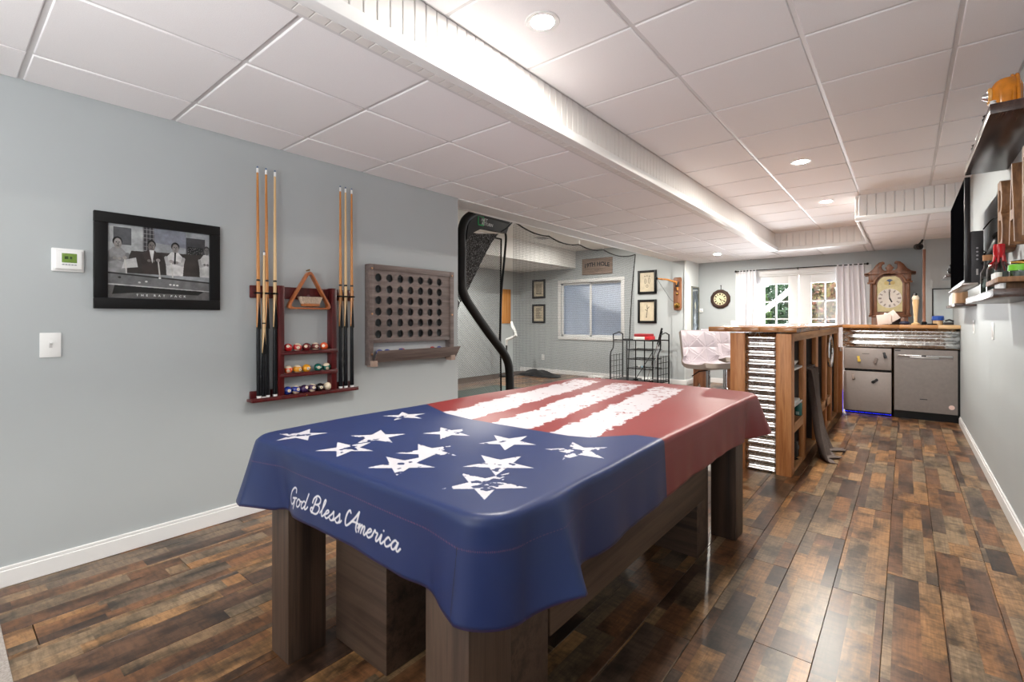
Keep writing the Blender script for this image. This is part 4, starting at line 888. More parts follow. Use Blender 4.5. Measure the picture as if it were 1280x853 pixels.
gp('finial', MB().prism([(-.03, 1.97), (-.035, 2.0), (-.055, 2.02), (-.045, 2.04), (-.03, 2.045), (-.028, 2.065), (0, 2.085), (.028, 2.065), (.03, 2.045), (.045, 2.04), (.055, 2.02), (.035, 2.0), (.03, 1.97)], lambda u, v, w: (gx0+u, w, v), gy-.185, gy-.145), bev=.008)
dp = gp('dial_plate', MB().prism([(-.152, 1.36), (.152, 1.36), (.152, 1.76)]+arc(.152, (0, cz), .03, PI-.03)+[(-.152, 1.76)], lambda u, v, w: (gx0+u, w, v), gy-.105, gy-.10), plain('brass_dial_plate', (196, 182, 136), .35, metal=.2, var=.12, vs=30))
dc = 1.565
dl = gp('dial_ring', MB().lathe([(.088, 0), (.147, 0), (.147, .004), (.088, .004)], (gx0, gy-.106, dc), (0, -1, 0), 40), plain('dial_white', (236, 230, 222), .4), smooth=True)
def gp2(n, mb, mt, **kw): return part(n, mb, mt, dp, **kw)
gp2('dial_centre', MB().lathe([(.0, 0), (.086, 0), (.086, .003), (0, .003)], (gx0, gy-.106, dc), (0, -1, 0), 32), plain('dial_centre', (214, 196, 140), .35, metal=.4, var=.25, vs=40), smooth=True)
nm = MB()
for k in range(12):
    q = PI/2-k*PI/6; 
    for dlt in ((-.05, .05) if k % 3 else (-.08, 0, .08)): nm.bar((gx0+.098*math.cos(q+dlt), gy-.1112, dc+.098*math.sin(q+dlt)), (gx0+.136*math.cos(q+dlt*.8), gy-.1112, dc+.136*math.sin(q+dlt*.8)), .006, .002, (0, 1, 0))
gp2('numerals', nm, plain('numeral_ink', (120, 104, 96), .5)); 
for L_, q, wd in ((.10, R(92), .012), (.068, R(-65), .018)): gp2('hand', MB().bar((gx0, gy-.114, dc), (gx0+L_*math.cos(q), gy-.114, dc+L_*math.sin(q)), wd, .002, (0, 1, 0)), M['black'])
gp2('moon_dial', MB().lathe([(0, 0), (.042, 0), (.042, .002), (0, .002)], (gx0, gy-.107, 1.815), (0, -1, 0), 24), plain('moon_blue', (54, 84, 134), .4))
gp2('moon_hills', MB().lathe([(0, 0), (.03, 0), (.03, .003), (0, .003)], (gx0-.035, gy-.1075, 1.80), (0, -1, 0), 20).lathe([(0, 0), (.03, 0), (.03, .003), (0, .003)], (gx0+.035, gy-.1075, 1.80), (0, -1, 0), 20), plain('moon_hill_gold', (206, 184, 110), .4))
gp('door_rail', MB().box(gx0-.175, gx0+.175, gy-.145, gy-.12, 1.31, 1.35), M['oak'], bev=.004)
for sx in (-1, 1): gp('door_stile', MB().box(gx0+sx*.172-.020, gx0+sx*.172+.020, gy-.135, gy-.11, 1.31, 1.80), M['oak'], bev=.004)
gp('trunk_shadow_board', MB().box(gx0-.135, gx0+.135, gy+.10, gy+.11, .46, 1.30), plain('clock_back_shade', (58, 44, 42), .6))  # dark board: the shade inside the trunk put into its colour
gp('arch_filler', MB().prism([(-.18, 1.76)]+arc(.152, (0, cz), PI-.03, .03)+[(.18, 1.76), (.18, 1.94), (-.18, 1.94)], lambda u, v, w: (gx0+u, w, v), gy-.125, gy-.108))
gp('pendulum', MB().tube([(gx0, gy, 1.30), (gx0, gy, .72)], .006).lathe([(0, 0), (.07, 0), (.075, .006), (0, .012)], (gx0, gy, .70), (0, -1, 0), 28), M['brass'], smooth=True)
for sx in (-.07, .07): gp('weight', MB().lathe([(.02, 0), (.024, .005), (.024, .2), (.02, .205)], (gx0+sx, gy+.03, .82), n=16), M['brass'], smooth=True)

# on the counter
def on(x, y): return (x, y, 1.171)
pp = MB(); 
for k, (dx, dz, a) in enumerate(((-.03, 0, .1), (.05, .06, .6), (.0, .02, -.4))):
    pp.obox((-.19+dx, 7.98+.03*k, 1.24+dz*.6), (Vector((math.cos(a), .1, math.sin(a))), Vector((0, 1, .2)), Vector((-math.sin(a), -.2, math.cos(a)))), (.075-.01*k, .006, .065))
solo('paper_card', pp, plain('white_card', (236, 226, 220), .7), 'crumpled white paper cards standing in front of the grandfather clock', 'paper', bev=.002)
solo('sunglasses_case', MB().sphere((-.01, 8.02, 1.195), .05, 14, (1.1, .6, .48)), plain('navy_case', (38, 42, 66), .4), 'small dark navy pouch on the counter right of the white paper', 'pouch', smooth=True)
t = thing('tap_handle', 'tall pale wooden beer tap handle standing on the counter', 'tap handle', (.10, 8.12, 1.171))
part('stem', MB().lathe([(.045, 0), (.048, .012), (.02, .03), (.019, .06), (.026, .20), (.034, .29), (.030, .33), (.012, .335)], (.10, 8.12, 1.171)), M['pale'], t, smooth=True)
part('top_cap', MB().lathe([(.036, .325), (.04, .345), (.026, .375), (.012, .39), (.0, .40)], (.10, 8.12, 1.171)), plain('cap_cream', (226, 212, 190), .4), t, smooth=True); part('crest', MB().sphere((.10, 8.10, 1.565), .018, 10), M['dark'], t, smooth=True)
t = thing('wooden_pole', 'thin brown wooden pole standing upright by the blue wall column', 'pole', (.185, 8.2, 1.171))
part('shaft', MB().tube([(.185, 8.20, 1.19), (.183, 8.205, 1.7), (.187, 8.20, 2.15)], [.018, .015, .016], 10), wood('pole_wood', [(124, 82, 62), (164, 116, 92)], 'Z', .5), t, smooth=True); part('foot', MB().lathe([(.03, 0), (.03, .03), (.02, .04)], (.185, 8.2, 1.171), n=16), M['black'], t, smooth=True)
t = thing('security_camera', 'small black camera under the ceiling beside the blue column', 'camera', (.16, 8.86, 2.30))
part('body', MB().lathe([(.03, 0), (.042, .01), (.042, .10), (.03, .11)], (.12, 8.80, 2.26), (.3, -.9, -.1), 18), M['dark'], t, smooth=True); part('lens', MB().lathe([(.022, 0), (.02, .004)], (.155, 8.70, 2.249), (.3, -.9, -.1), 16), M['black'], t)
part('bracket', MB().tube([(.13, 8.82, 2.28), (.17, 8.85, 2.33), (.185, 8.86, CA-.009)], .012), M['dark'], t)
t = thing('blue_lid_jar', 'jar with a round blue lid on the counter near the right wall', 'jar', (.315, 8.1, 1.171))
part('jar', MB().lathe([(.045, 0), (.05, .005), (.05, .06), (.045, .07)], (.315, 8.1, 1.171)), plain('peanut_tan', (196, 164, 124), .3), t, smooth=True); part('lid', MB().lathe([(.06, .058), (.062, .07), (.058, .108), (.045, .115), (0, .116)], (.315, 8.1, 1.171)), plain('lid_blue', (36, 78, 164), .35), t, smooth=True)
solo('bottle_opener', MB().bar((.21, 8.0, 1.18), (.28, 8.02, 1.18), .03, .016).bar((.28, 8.02, 1.18), (.30, 8.06, 1.18), .02, .016), M['black'], 'black bottle opener lying on the counter left of the blue-lidded jar', 'opener', bev=.003)
solo('tape_holder', MB().box(.37, .46, 8.02, 8.10, 1.171, 1.205).tube([(.38, 8.06, 1.22), (.42, 8.06, 1.235), (.46, 8.06, 1.215)], .012), M['dark'], 'dark gadget with a curved grip on the counter right of the jar', 'gadget', bev=.003)
t = thing('mirror', 'black framed panel on the blue wall column above the counter', 'frame', (.40, 8.9, 1.20))
for b in ((.285, .297, 1.175, 1.67), (.285, .498, 1.658, 1.67), (.285, .498, 1.175, 1.187)): part('frame_bar', MB().box(b[0], b[1], 8.878, 8.9, b[2], b[3]), M['black'], t)
part('panel', MB().box(.297, .498, 8.894, 8.9, 1.187, 1.658), plain('panel_pale_blue', (196, 208, 212), .3), t)
# ================================================================ french doors, curtains, far wall
D = struct('door_1', MB().box(DX0-.09, DX0, YF-.02, YF, 0, DZ+.09).box(DX1, DX1+.09, YF-.02, YF, 0, DZ+.09).box(DX0, DX1, YF-.02, YF, DZ, DZ+.09).box(DX0, DX0+.03, YF, YF+.14, 0, DZ).box(DX1-.03, DX1, YF, YF+.14, 0, DZ).box(DX0, DX1, YF, YF+.14, DZ-.03, DZ), M['white'], bev=.003)
def leaf(x0, x1, gx0_, gx1_, hinge):
    z0, z1 = .30, 1.885; yy = YF+.03
    fr_ = MB()
    for b in ((x0, gx0_, .01, DZ-.03), (gx1_, x1, .01, DZ-.03), (gx0_, gx1_, .01, z0), (gx0_, gx1_, z1, DZ-.03)): fr_.box(b[0], b[1], yy, yy+.04, b[2], b[3])
    L = part('door_leaf', fr_, M['white'], D, bev=.002)
    nx, nz_ = 3, 5; px = (gx1_-gx0_)/nx; pz = (z1-z0)/nz_
    for i in range(nx):
        for j in range(nz_): part('pane', MB().box(gx0_+px*i, gx0_+px*(i+1), yy+.017, yy+.021, z0+pz*j, z0+pz*(j+1)), M['glass'], L)
    for i in range(1, nx): part('muntin', MB().box(gx0_+px*i-.011, gx0_+px*i+.011, yy+.006, yy+.034, z0, z1), M['white'], L)
    for j in range(1, nz_): part('muntin', MB().box(gx0_, gx1_, yy+.006, yy+.034, z0+pz*j-.011, z0+pz*j+.011), M['white'], L)
leaf(DX0+.03, -1.474, -2.234, -1.634, 0); leaf(-1.466, DX1-.03, -1.28, -.68, 1)
part('handle', MB().tube([(-1.50, YF+.03, .98), (-1.50, YF-.02, .98), (-1.58, YF-.02, .98)], .009).lathe([(.025, 0), (.025, .006)], (-1.50, YF+.03, .98), (0, -1, 0)), M['brass'], D)
rod = thing('curtain_rod', 'thin black curtain rod above the french doors', 'curtain rod', (-1.48, 9.7, 2.14))
part('rod', MB().tube([(-2.47, 9.70, 2.15), (-.50, 9.70, 2.15)], .009), M['blackmetal'], rod)
for x in (-2.49, -.48): part('finial', MB().sphere((x, 9.70, 2.15), .02, 10), M['blackmetal'], rod, smooth=True)
for x in (-2.40, -1.475, -.56): part('bracket', MB().tube([(x, 9.70, 2.15), (x, 9.80, 2.13)], .008).box(x-.012, x+.012, 9.785, 9.80, 2.08, 2.17), M['blackmetal'], rod)
def curtain(x0, x1, fl, label, seed):
    q = np.random.default_rng(seed).random(6)*6.28
    def f(a, b):
        s = a; z = 2.165-2.14*b; k = x0+(x1-x0)*s+fl*(s-.5)*b
        dep = .030*math.sin(2*PI*5.5*s+q[0]+.5*b)+.012*math.sin(2*PI*9*s+q[1]+1.5*b)
        return (k+.012*math.sin(5*b+q[2]), 9.70+dep*(.55+.6*b), z)
    t = thing('curtain', label, 'curtain', ((x0+x1)/2, 9.7, .02), 0, 'white curtains at the french doors')
    o = part('panel', MB().grid(f, 90, 24), M['curtain'], t, smooth=True); s = o.modifiers.new('thick', 'SOLIDIFY'); s.thickness = .003
curtain(-2.44, -2.14, .10, 'white curtain panel left of the french doors beside the round clock', 1); curtain(-.90, -.52, .10, 'white curtain panel right of the french doors beside the grandfather clock', 2)
# round clock
ck = thing('wall_clock', 'round dark-rimmed wall clock with a cream face on the far blue wall', 'clock', (-2.79, YF, 1.64)); cc = (-2.79, YF, 1.64)
part('rim', MB().lathe([(.115, .03), (.13, .048), (.155, .05), (.18, .035), (.19, .018), (.185, 0)], cc, (0, -1, 0), 12), wood('clock_rim_wood', [(48, 32, 26), (72, 48, 38)], 'X', .35), ck, bev=.002)
ckd = part('dial', MB().lathe([(0, .031), (.117, .031), (.117, .037), (0, .037)], cc, (0, -1, 0), 40), plain('clock_face_cream', (216, 206, 170), .5), ck)
nm = MB()
for k in range(12):
    q = PI/2-k*PI/6
    for dlt in ((-.07, .07) if k % 2 else (-.1, 0, .1)): nm.bar((cc[0]+.075*math.cos(q+dlt), YF-.0385, cc[2]+.075*math.sin(q+dlt)), (cc[0]+.108*math.cos(q+dlt*.8), YF-.0385, cc[2]+.108*math.sin(q+dlt*.8)), .008, .002, (0, 1, 0))
part('numerals', nm, M['black'], ckd)
for L_, q in ((.09, R(-30)), (.062, R(-62))): part('hand', MB().bar((cc[0]-.015*math.cos(q), YF-.0415, cc[2]-.015*math.sin(q)), (cc[0]+L_*math.cos(q), YF-.0415, cc[2]+L_*math.sin(q)), .010, .002, (0, 1, 0)), M['black'], ckd)
part('hanger', MB().tube([(cc[0]+.01, YF-.012, 1.82), (cc[0]+.01, YF-.012, 1.90)], .006).sphere((cc[0]+.01, YF-.014, 1.90), .012, 8), M['black'], ck)
# poster on the white end wall
def poster():
    w, h = 120, 200; c = Canvas(w, h, (70, 82, 92)); n = vnoise(h, w, 16, 21, 3)
    c.poly([(0, 0), (120, 0), (120, 200), (0, 200)], (66, 78, 88)); c.poly([(14, 178), (104, 184), (104, 190), (14, 186)], (150, 158, 160))
    c.poly([(60, 150), (72, 108), (80, 60), (74, 8), (30, 8), (40, 60), (50, 108)], (140, 152, 164)); c.ell(60, 118, 12, 16, (168, 172, 160)); c.ell(54, 60, 14, 24, (176, 190, 204)); c.ell(64, 28, 18, 16, (170, 186, 202))
    c.a = c.a*(1+(n[..., None]-.5)*.8); return c.a
po = thing('framed_poster', 'tall dark framed poster with pale figure on the white end wall', 'poster', (XL+.012, 9.73, 1.02))
for b in ((9.44, 9.462, 1.0, 1.885), (9.99-.27, 10.0-.26, 1.0, 1.885)): pass
pyy0, pyy1, pz0p, pz1p = 9.36, 9.77, .98, 1.885
for b in ((pyy0, pyy0+.02, pz0p, pz1p), (pyy1-.02, pyy1, pz0p, pz1p), (pyy0, pyy1, pz0p, pz0p+.02), (pyy0, pyy1, pz1p-.02, pz1p)): part('frame_bar', MB().box(XL+.012, XL+.035, *b), plain('pewter_gilt_frame', (140, 140, 126), .35, metal=.5), po)
part('print', MB().box(XL+.014, XL+.022, pyy0+.018, pyy1-.018, pz0p+.018, pz1p-.018), print_mat('poster_print', poster(), .25), po, uvf=lambda p: ((p.y-pyy0)/(pyy1-pyy0), (p.z-pz0p)/(pz1p-pz0p)))
t = thing('wall_sensor', 'small white control box on the blue wall beside the poster', 'control', (-3.16, YF, 1.42)); part('case', MB().box(-3.19, -3.12, YF-.025, YF, 1.38, 1.46), M['whiteplastic'], t, bev=.006)
part('dial', MB().lathe([(.012, 0), (.010, .008)], (-3.155, YF-.025, 1.415), (0, -1, 0), 14), plain('dial_grey', (186, 190, 192), .5), t)
t = thing('switch_plate', 'white double switch plate left of the white curtain', 'switch', (-2.53, YF, 1.16)); part('plate', MB().box(-2.60, -2.47, YF-.007, YF, 1.10, 1.22), M['whiteplastic'], t, bev=.002)
for x in (-2.565, -2.505): part('toggle', MB().box(x-.006, x+.006, YF-.016, YF-.006, 1.15, 1.172), M['whiteplastic'], t)
# outdoors
struct('ground', MB().box(-12, 8, YF+.14, 30, -.4, -.15), plain('lawn_and_leaf_litter', (96, 92, 52), .95, var=.5, vs=5))
struct('trim_7', MB().box(-6, 4, YF+.14, 12.2, -.10, -.03), plain('porch_boards', (206, 200, 192), .6))
pp = thing('porch_post', 'white porch post with a diagonal brace outside the left glass door', 'post', (-2.13, 11.2, -.03))
part('post', MB().box(-2.46, -2.33, 11.14, 11.27, -.03, 2.9), M['white'], pp, bev=.004); part('brace', MB().bar((-2.36, 11.205, 1.38), (-1.52, 11.205, 2.12), .10, .10, (0, 1, 0)), M['white'], pp, bev=.004)
part('beam', MB().box(-5, 2.5, 11.12, 11.29, 2.1, 2.32), M['white'], pp)
def leafmat(n, cols):
    m, nt, b = nmat(n); nt.links.new(ramp(nt, noise(nt, coords(nt), 9, 4, .8), [(.25+.5*i/(len(cols)-1), lin(c)) for i, c in enumerate(cols)]), b.inputs['Base Color']); b.inputs['Roughness'].default_value = .6; return m
LM = [leafmat('leaves_green', [(40, 56, 34), (84, 116, 58), (150, 166, 92)]), leafmat('leaves_autumn', [(52, 42, 40), (122, 64, 48), (96, 104, 56), (168, 96, 62)]), leafmat('leaves_dark', [(24, 40, 32), (48, 78, 48), (84, 108, 70)])]
bark = plain('bark', (78, 62, 52), .9, var=.3)
def bush(x, y, rx, rz, mt, label, n=3200, seed=0):
    q = np.random.default_rng(seed); t = thing('shrub', label, 'shrub', (x, y, -.15), 0, 'shrubs outside the french doors'); mb = MB()
    for _ in range(n):
        d = q.normal(size=3); d /= np.linalg.norm(d); r = q.random()**.33; c = Vector((d[0]*rx*r, d[1]*rx*r, rz+.15+d[2]*rz*r)); a = Vector(q.normal(size=3)).normalized(); b2 = a.orthogonal().normalized(); s = .045+.05*q.random()
        mb.add([c-a*s, c+b2*s*.5, c+a*s, c-b2*s*.5], [(0, 1, 2, 3)])
    part('foliage', mb, mt, t, local=True, fixn=False, stuff=True)
    st_ = MB()
    for k in range(7):
        an = 2*PI*k/7; st_.tube([(0, 0, 0), (.25*rx*math.cos(an), .25*rx*math.sin(an), rz*.8), (.75*rx*math.cos(an), .75*rx*math.sin(an), rz*1.6)], [.035, .025, .008], 6)
    part('stems', st_, bark, t, local=True)
bush(-3.4, 12.9, .9, 1.25, LM[0], 'green shrub seen through the left panes of the left glass door', 3000, 1); bush(-2.1, 13.6, .9, 1.3, LM[2], 'dark shrub behind the white porch post', 3000, 2)
bush(-1.05, 13.0, .9, 1.3, LM[1], 'reddish autumn shrub seen through the right glass door', 3600, 3); bush(.1, 14.0, 1.1, 1.45, LM[1], 'autumn shrub farther right behind the curtain', 3000, 4)
bush(-3.2, 16.5, 1.7, 1.9, LM[2], 'tall dark hedge shrub far behind on the left', 3600, 5); bush(-.4, 17.0, 1.9, 1.9, LM[2], 'tall dark hedge shrub far behind on the right', 3600, 6)

# ================================================================ golf bay
def shade_mat():
    m, nt, b = nmat('translucent_cellular_shade'); b.inputs['Base Color'].default_value = (*lin((226, 231, 240)), 1); b.inputs['Roughness'].default_value = .8
    tl = node(nt, 'ShaderNodeBsdfTranslucent'); tl.inputs[0].default_value = (*lin((214, 226, 242)), 1); mx = node(nt, 'ShaderNodeMixShader'); mx.inputs[0].default_value = .22
    nt.links.new(b.outputs[0], mx.inputs[1]); nt.links.new(tl.outputs[0], mx.inputs[2]); nt.links.new(mx.outputs[0], nt.nodes['Material Output'].inputs[0]); return m
wn = struct('window_1', MB().box(WX0-.07, WX1+.07, GY-.02, GY, WZ1, WZ1+.07).box(WX0-.07, WX1+.07, GY-.02, GY, WZ0-.07, WZ0).box(WX0-.07, WX0, GY-.02, GY, WZ0, WZ1).box(WX1, WX1+.07, GY-.02, GY, WZ0, WZ1), M['white'], bev=.003)
mid = (WX0+WX1)/2-.01
for a, b, yy in ((WX0, mid+.03, GY+.03), (mid-.03, WX1, GY+.06)):
    for q in ((a, a+.045, WZ0, WZ1), (b-.045, b, WZ0, WZ1), (a, b, WZ0, WZ0+.045), (a, b, WZ1-.045, WZ1)): part('sash_bar', MB().box(q[0], q[1], yy, yy+.03, q[2], q[3]), M['white'], wn, bev=.003)
    part('pane', MB().box(a+.04, b-.04, yy+.012, yy+.016, WZ0+.04, WZ1-.04), M['glass'], wn)
part('shade', MB().box(WX0+.01, WX1-.01, GY+.12, GY+.13, WZ0, WZ1), shade_mat(), wn)
def plaque_print(seed, kind):
    w, h = 96, 112; c = Canvas(w, h, (202, 190, 166)); g = np.random.default_rng(seed); k = (70, 66, 58)
    if kind == 'text':
        for r in range(12): c.line([(18, 96-7*r), (18+30+g.random()*30, 96-7*r)], 1.4, k)
    elif kind == 'tools':
        for i in range(6): c.line([(22+10*i, 94), (22+10*i, 24+g.random()*12)], 1.5, k); c.ell(22+10*i, 22, 3.4, 4, k)
    elif kind == 'parts':
        for x, y, a, b in ((34, 90, 5, 3), (48, 92, 3, 4), (64, 90, 5, 3), (36, 62, 6, 15), (62, 64, 6, 17), (48, 32, 8, 8)): c.ell(x, y, a, b, k); c.ell(x, y, max(a-2, 1), max(b-2, 1), (202, 190, 166))
    else:
        c.line([(48, 92), (50, 60), (44, 24)], 1.8, k); c.line([(50, 70), (62, 82)], 1.5, k); c.line([(49, 58), (36, 66)], 1.5, k); c.ell(44, 22, 4, 3, k)
    c.a *= (1+(vnoise(h, w, 20, seed, 2)-.5)*.12)[..., None]; return c.a
def framed(x0, x1, z0, z1, kind, seed, label):
    t = thing('framed_drawing', label, 'picture', ((x0+x1)/2, GY, z0), 0, 'framed drawings on the golf room wall'); fw = .045
    for b in ((x0, x0+fw, z0, z1), (x1-fw, x1, z0, z1), (x0+fw, x1-fw, z0, z0+fw), (x0+fw, x1-fw, z1-fw, z1)): part('frame_bar', MB().box(b[0], b[1], GY-.03, GY, b[2], b[3]), M['black'], t, bev=.004)
    part('drawing', MB().box(x0+fw, x1-fw, GY-.014, GY-.004, z0+fw, z1-fw), print_mat('drawing_'+kind, plaque_print(seed, kind), .4), t, uvf=lambda p: ((p.x-x0-fw)/(x1-x0-2*fw), (p.z-z0-fw)/(z1-z0-2*fw)))
framed(-6.86, -6.49, 1.74, 2.18, 'tools', 3, 'black framed drawing left of the golf room window, upper'); framed(-6.86, -6.49, 1.16, 1.60, 'text', 4, 'black framed text sheet left of the golf room window, lower')
framed(-4.19, -3.80, 1.755, 2.225, 'parts', 5, 'black framed drawing right of the net edge, upper'); framed(-4.19, -3.80, 1.17, 1.64, 'swing', 6, 'black framed drawing right of the net edge, lower')
sg = thing('wall_sign', 'grey-brown wooden sign lettered 19TH HOLE above the golf room window', 'sign', (-5.12, GY, 2.23))
for k in range(3): part('sign_board', MB().box(-5.49, -4.76, GY-.03, GY, 2.215+.117*k, 2.215+.117*(k+1)-.003), M['signwood'], sg, bev=.003)
part('lettering', text_mesh('19TH HOLE', .12, lambda u, v, w: (-5.125+u, GY-.031-w, 2.375+v+.05*math.cos(u/.33*1.3)-.03), .002, 1.0, bold=.004), M['black'], sg); part('small_lettering', MB().box(-5.19, -5.06, GY-.0325, GY-.03, 2.30, 2.306).box(-5.16, -5.09, GY-.0325, GY-.03, 2.28, 2.285), M['dark'], sg)
bw = thing('crossbow_plaque', 'brown wooden plaque with a small crossbow-like wooden arm mounted on the end wall', 'plaque', (-3.36, 9.08, 1.42)); by = 9.08
part('board', MB().prism([(-3.43, 1.42), (-3.44, 1.47), (-3.445, 2.02), (-3.43, 2.045), (-3.30, 2.045), (-3.285, 2.02), (-3.285, 1.47), (-3.30, 1.42)], lambda u, v, w: (u, w, v), by-.03, by), M['oak'], bw, bev=.006)
part('arm', MB().tube([(-3.65, by-.30, 2.02), (-3.50, by-.17, 2.0), (-3.37, by-.06, 1.95), (-3.36, by-.03, 1.80)], [.016, .018, .024, .018], 8), M['cuewood'], bw, smooth=True); part('arm_tip', MB().sphere((-3.66, by-.31, 2.022), .028, 10), M['black'], bw, smooth=True)
part('bowstring', MB().tube([(-3.65, by-.30, 2.01), (-3.46, by-.12, 1.62), (-3.36, by-.032, 1.52)], .003, 5), M['dark'], bw); part('catch', MB().box(-3.39, -3.33, by-.07, by-.028, 1.86, 1.96), M['dark'], bw, bev=.008)
part('medallion', MB().lathe([(.055, 0), (.055, .006), (.04, .012), (.0, .012)], (-3.365, by-.03, 1.51), (0, -1, 0), 20), M['brass'], bw, smooth=True); part('boss', MB().lathe([(.025, 0), (.02, .012), (0, .014)], (-3.365, by-.03, 1.73), (0, -1, 0), 16), M['brass'], bw, smooth=True)
t = thing('wall_outlet', 'white wall outlet low on the golf room wall', 'outlet', (-6.55, GY, .31)); part('plate', MB().box(-6.60, -6.52, GY-.007, GY, .30, .42), M['whiteplastic'], t, bev=.002)
for z in (.335, .385): part('socket', MB().lathe([(.016, 0), (.015, .002)], (-6.56, GY-.007, z), (0, -1, 0), 14), plain('socket_face', (206, 206, 206), .5), t)
t = thing('ceiling_vent', 'small white vent in the golf room ceiling', 'vent', (-5.2, 7.2, GC)); part('vent_plate', MB().box(-5.3, -5.1, 7.05, 7.35, GC-.012, GC), M['white'], t, bev=.003)
for k in range(5): part('slot', MB().box(-5.285+.04*k, -5.265+.04*k, 7.07, 7.33, GC-.014, GC-.010), M['dark'], t)
bgm = MB(); bgm.grid(lambda a, b: (-6.75+1.0*a+.1*math.sin(5*b), 8.30+.55*b, .012+.16*math.sin(PI*min(a*1.0, 1))**.7*math.sin(PI*b)**.5*(1-.75*a)*(1+.25*math.sin(14*a+9*b))), 26, 16)
solo('black_cloth', bgm, M['black'], 'crumpled black cloth bag lying on the golf room floor', 'bag', smooth=True)
solo('hitting_mat', MB().box(-5.9, -4.4, 5.2, 6.7, .001, .022), plain('mat_green_grey', (72, 84, 80), .95, var=.2, vs=90), 'dark grey-green hitting mat on the golf bay floor', 'mat', bev=.004)
t = thing('exercise_stand', 'white jointed metal arm on a thin stand in the golf bay', 'arm', (-6.7, 8.05, 0)); part('arm', MB().tube([(-6.60, 8.0, 1.20), (-6.57, 8.0, 1.10), (-6.50, 8.0, 1.0), (-6.47, 8.0, .90), (-6.60, 8.0, .84), (-6.75, 8.02, .80), (-6.78, 8.05, .68)], [.02, .035, .03, .032, .03, .03, .025], 8), M['whiteplastic'], t, smooth=True)
part('stand', MB().tube([(-6.78, 8.05, .72), (-6.78, 8.05, .02)], .018).lathe([(.18, 0), (.18, .02), (.03, .03)], (-6.78, 8.05, 0)), M['dark'], t)
solo('wooden_board', MB().box(GX, GX+.03, 8.42, 8.72, 1.15, 1.95), M['cuewood'], 'narrow tan wooden board on the golf bay side wall behind the net', 'board', bev=.004)
# hitting-net frame in the opening
NF = thing('golf_net_frame', 'padded black golf net frame with bent side arm and green emblem on top', 'golf net', (-3.78, 4.1, 0)); nx = -3.78
def YZ(px, py): # point of the side plane seen through the opening
    f_ = 598.; u = (px-640)/f_; s_, c_ = math.sin(R(39.45)), math.cos(R(39.45)); dx, dy = -s_+u*c_, c_+u*s_; k = nx/dx; return (nx, dy*k, HC+(400-py)/f_*k)
padm = plain('padded_black_vinyl', (26, 26, 27), .55, var=.15, vs=14, bmp=.5, bs=40)
P_ = catmull([YZ(637, 530), YZ(637, 470), YZ(632, 446), YZ(612, 418), YZ(594, 392), YZ(581, 371), YZ(577, 352), YZ(577, 310)], 5); P_[0] = np.array((nx, P_[0][1], .0))
part('side_arm', MB().tube(P_, [.052]*len(P_), 12), padm, NF, smooth=True)
P2 = catmull([YZ(577, 310), YZ(577, 292), YZ(581, 276), YZ(592, 268), YZ(604, 269), YZ(634, 277)], 5); part('upper_bend', MB().tube(P2, [.048]*len(P2), 12), padm, NF, smooth=True)
bn = [YZ(581, 300), YZ(583, 281), YZ(592, 269), YZ(637, 274), YZ(631, 292), YZ(600, 286), YZ(590, 291)]
part('top_banner', MB().add([(nx+.03, p[1], p[2]) for p in bn]+[(nx-.03, p[1], p[2]) for p in bn], [tuple(range(7)), tuple(range(13, 6, -1))]+[(i, (i+1) % 7, 7+(i+1) % 7, 7+i) for i in range(7)]), plain('banner_vinyl', (46, 46, 48), .4, var=.3, vs=9, bmp=.6, bs=14), NF)
e0 = YZ(598.5, 276.5); ey, ez = e0[1], e0[2]; em = MB()
ring = [(-.045, -.05), (.045, -.05), (.045, .05), (-.045, .05)]
for a, b in zip(ring, ring[1:]+ring[:1]): em.bar((nx+.034, ey+a[0], ez+a[1]), (nx+.034, ey+b[0], ez+b[1]), .014, .004, (1, 0, 0))
part('emblem', em, plain('emblem_green', (40, 170, 96), .4), NF, label='green square emblem')
part('lettering', text_mesh('NET', .055, lambda u, v, w: (nx+.037+w, ey+.05+u, ez-.005+v), .002, 1, .3), M['whiteplastic'], NF); part('lettering', text_mesh('RETURN', .05, lambda u, v, w: (nx+.037+w, ey+.10+u, ez-.045+v), .002, 1, .3), M['whiteplastic'], NF)
def speck():
    m, nt, b = nmat('black_netting_weave'); nt.links.new(ramp(nt, noise(nt, coords(nt), 95, 2, .7), [(.44, (.008,)*3), (.56, (.10,)*3), (.68, (.42,)*3)]), b.inputs['Base Color']); b.inputs['Roughness'].default_value = .8; return m
sp = [YZ(580, 300), YZ(590, 291), YZ(631, 291), YZ(622, 303), YZ(613, 320), YZ(601, 345), YZ(590, 368), YZ(584, 378), YZ(579, 366), YZ(579, 340)]; k = len(sp); xx = nx-.10
part('side_netting', MB().add([(xx, p[1], p[2]) for p in sp]+[(xx-.008, p[1], p[2]) for p in sp], [tuple(range(k)), tuple(range(2*k-1, k-1, -1))]+[(i, (i+1) % k, k+(i+1) % k, k+i) for i in range(k)]), speck(), NF)
sp = [YZ(574, 360), YZ(577, 372), YZ(583, 378), YZ(578, 395), YZ(573, 412)]; k = 5
part('side_netting', MB().add([(xx, p[1], p[2]) for p in sp]+[(xx-.008, p[1], p[2]) for p in sp], [tuple(range(k)), tuple(range(2*k-1, k-1, -1))]+[(i, (i+1) % k, k+(i+1) % k, k+i) for i in range(k)]), bpy.data.materials['black_netting_weave'], NF)
rp = catmull([YZ(633, 290), YZ(634, 300), YZ(631, 335), YZ(628, 370), YZ(627, 410), YZ(626, 440)], 4); part('edge_rope', MB().tube([(p[0]-.02, p[1], p[2]) for p in rp], .014, 6), M['black'], NF, smooth=True)
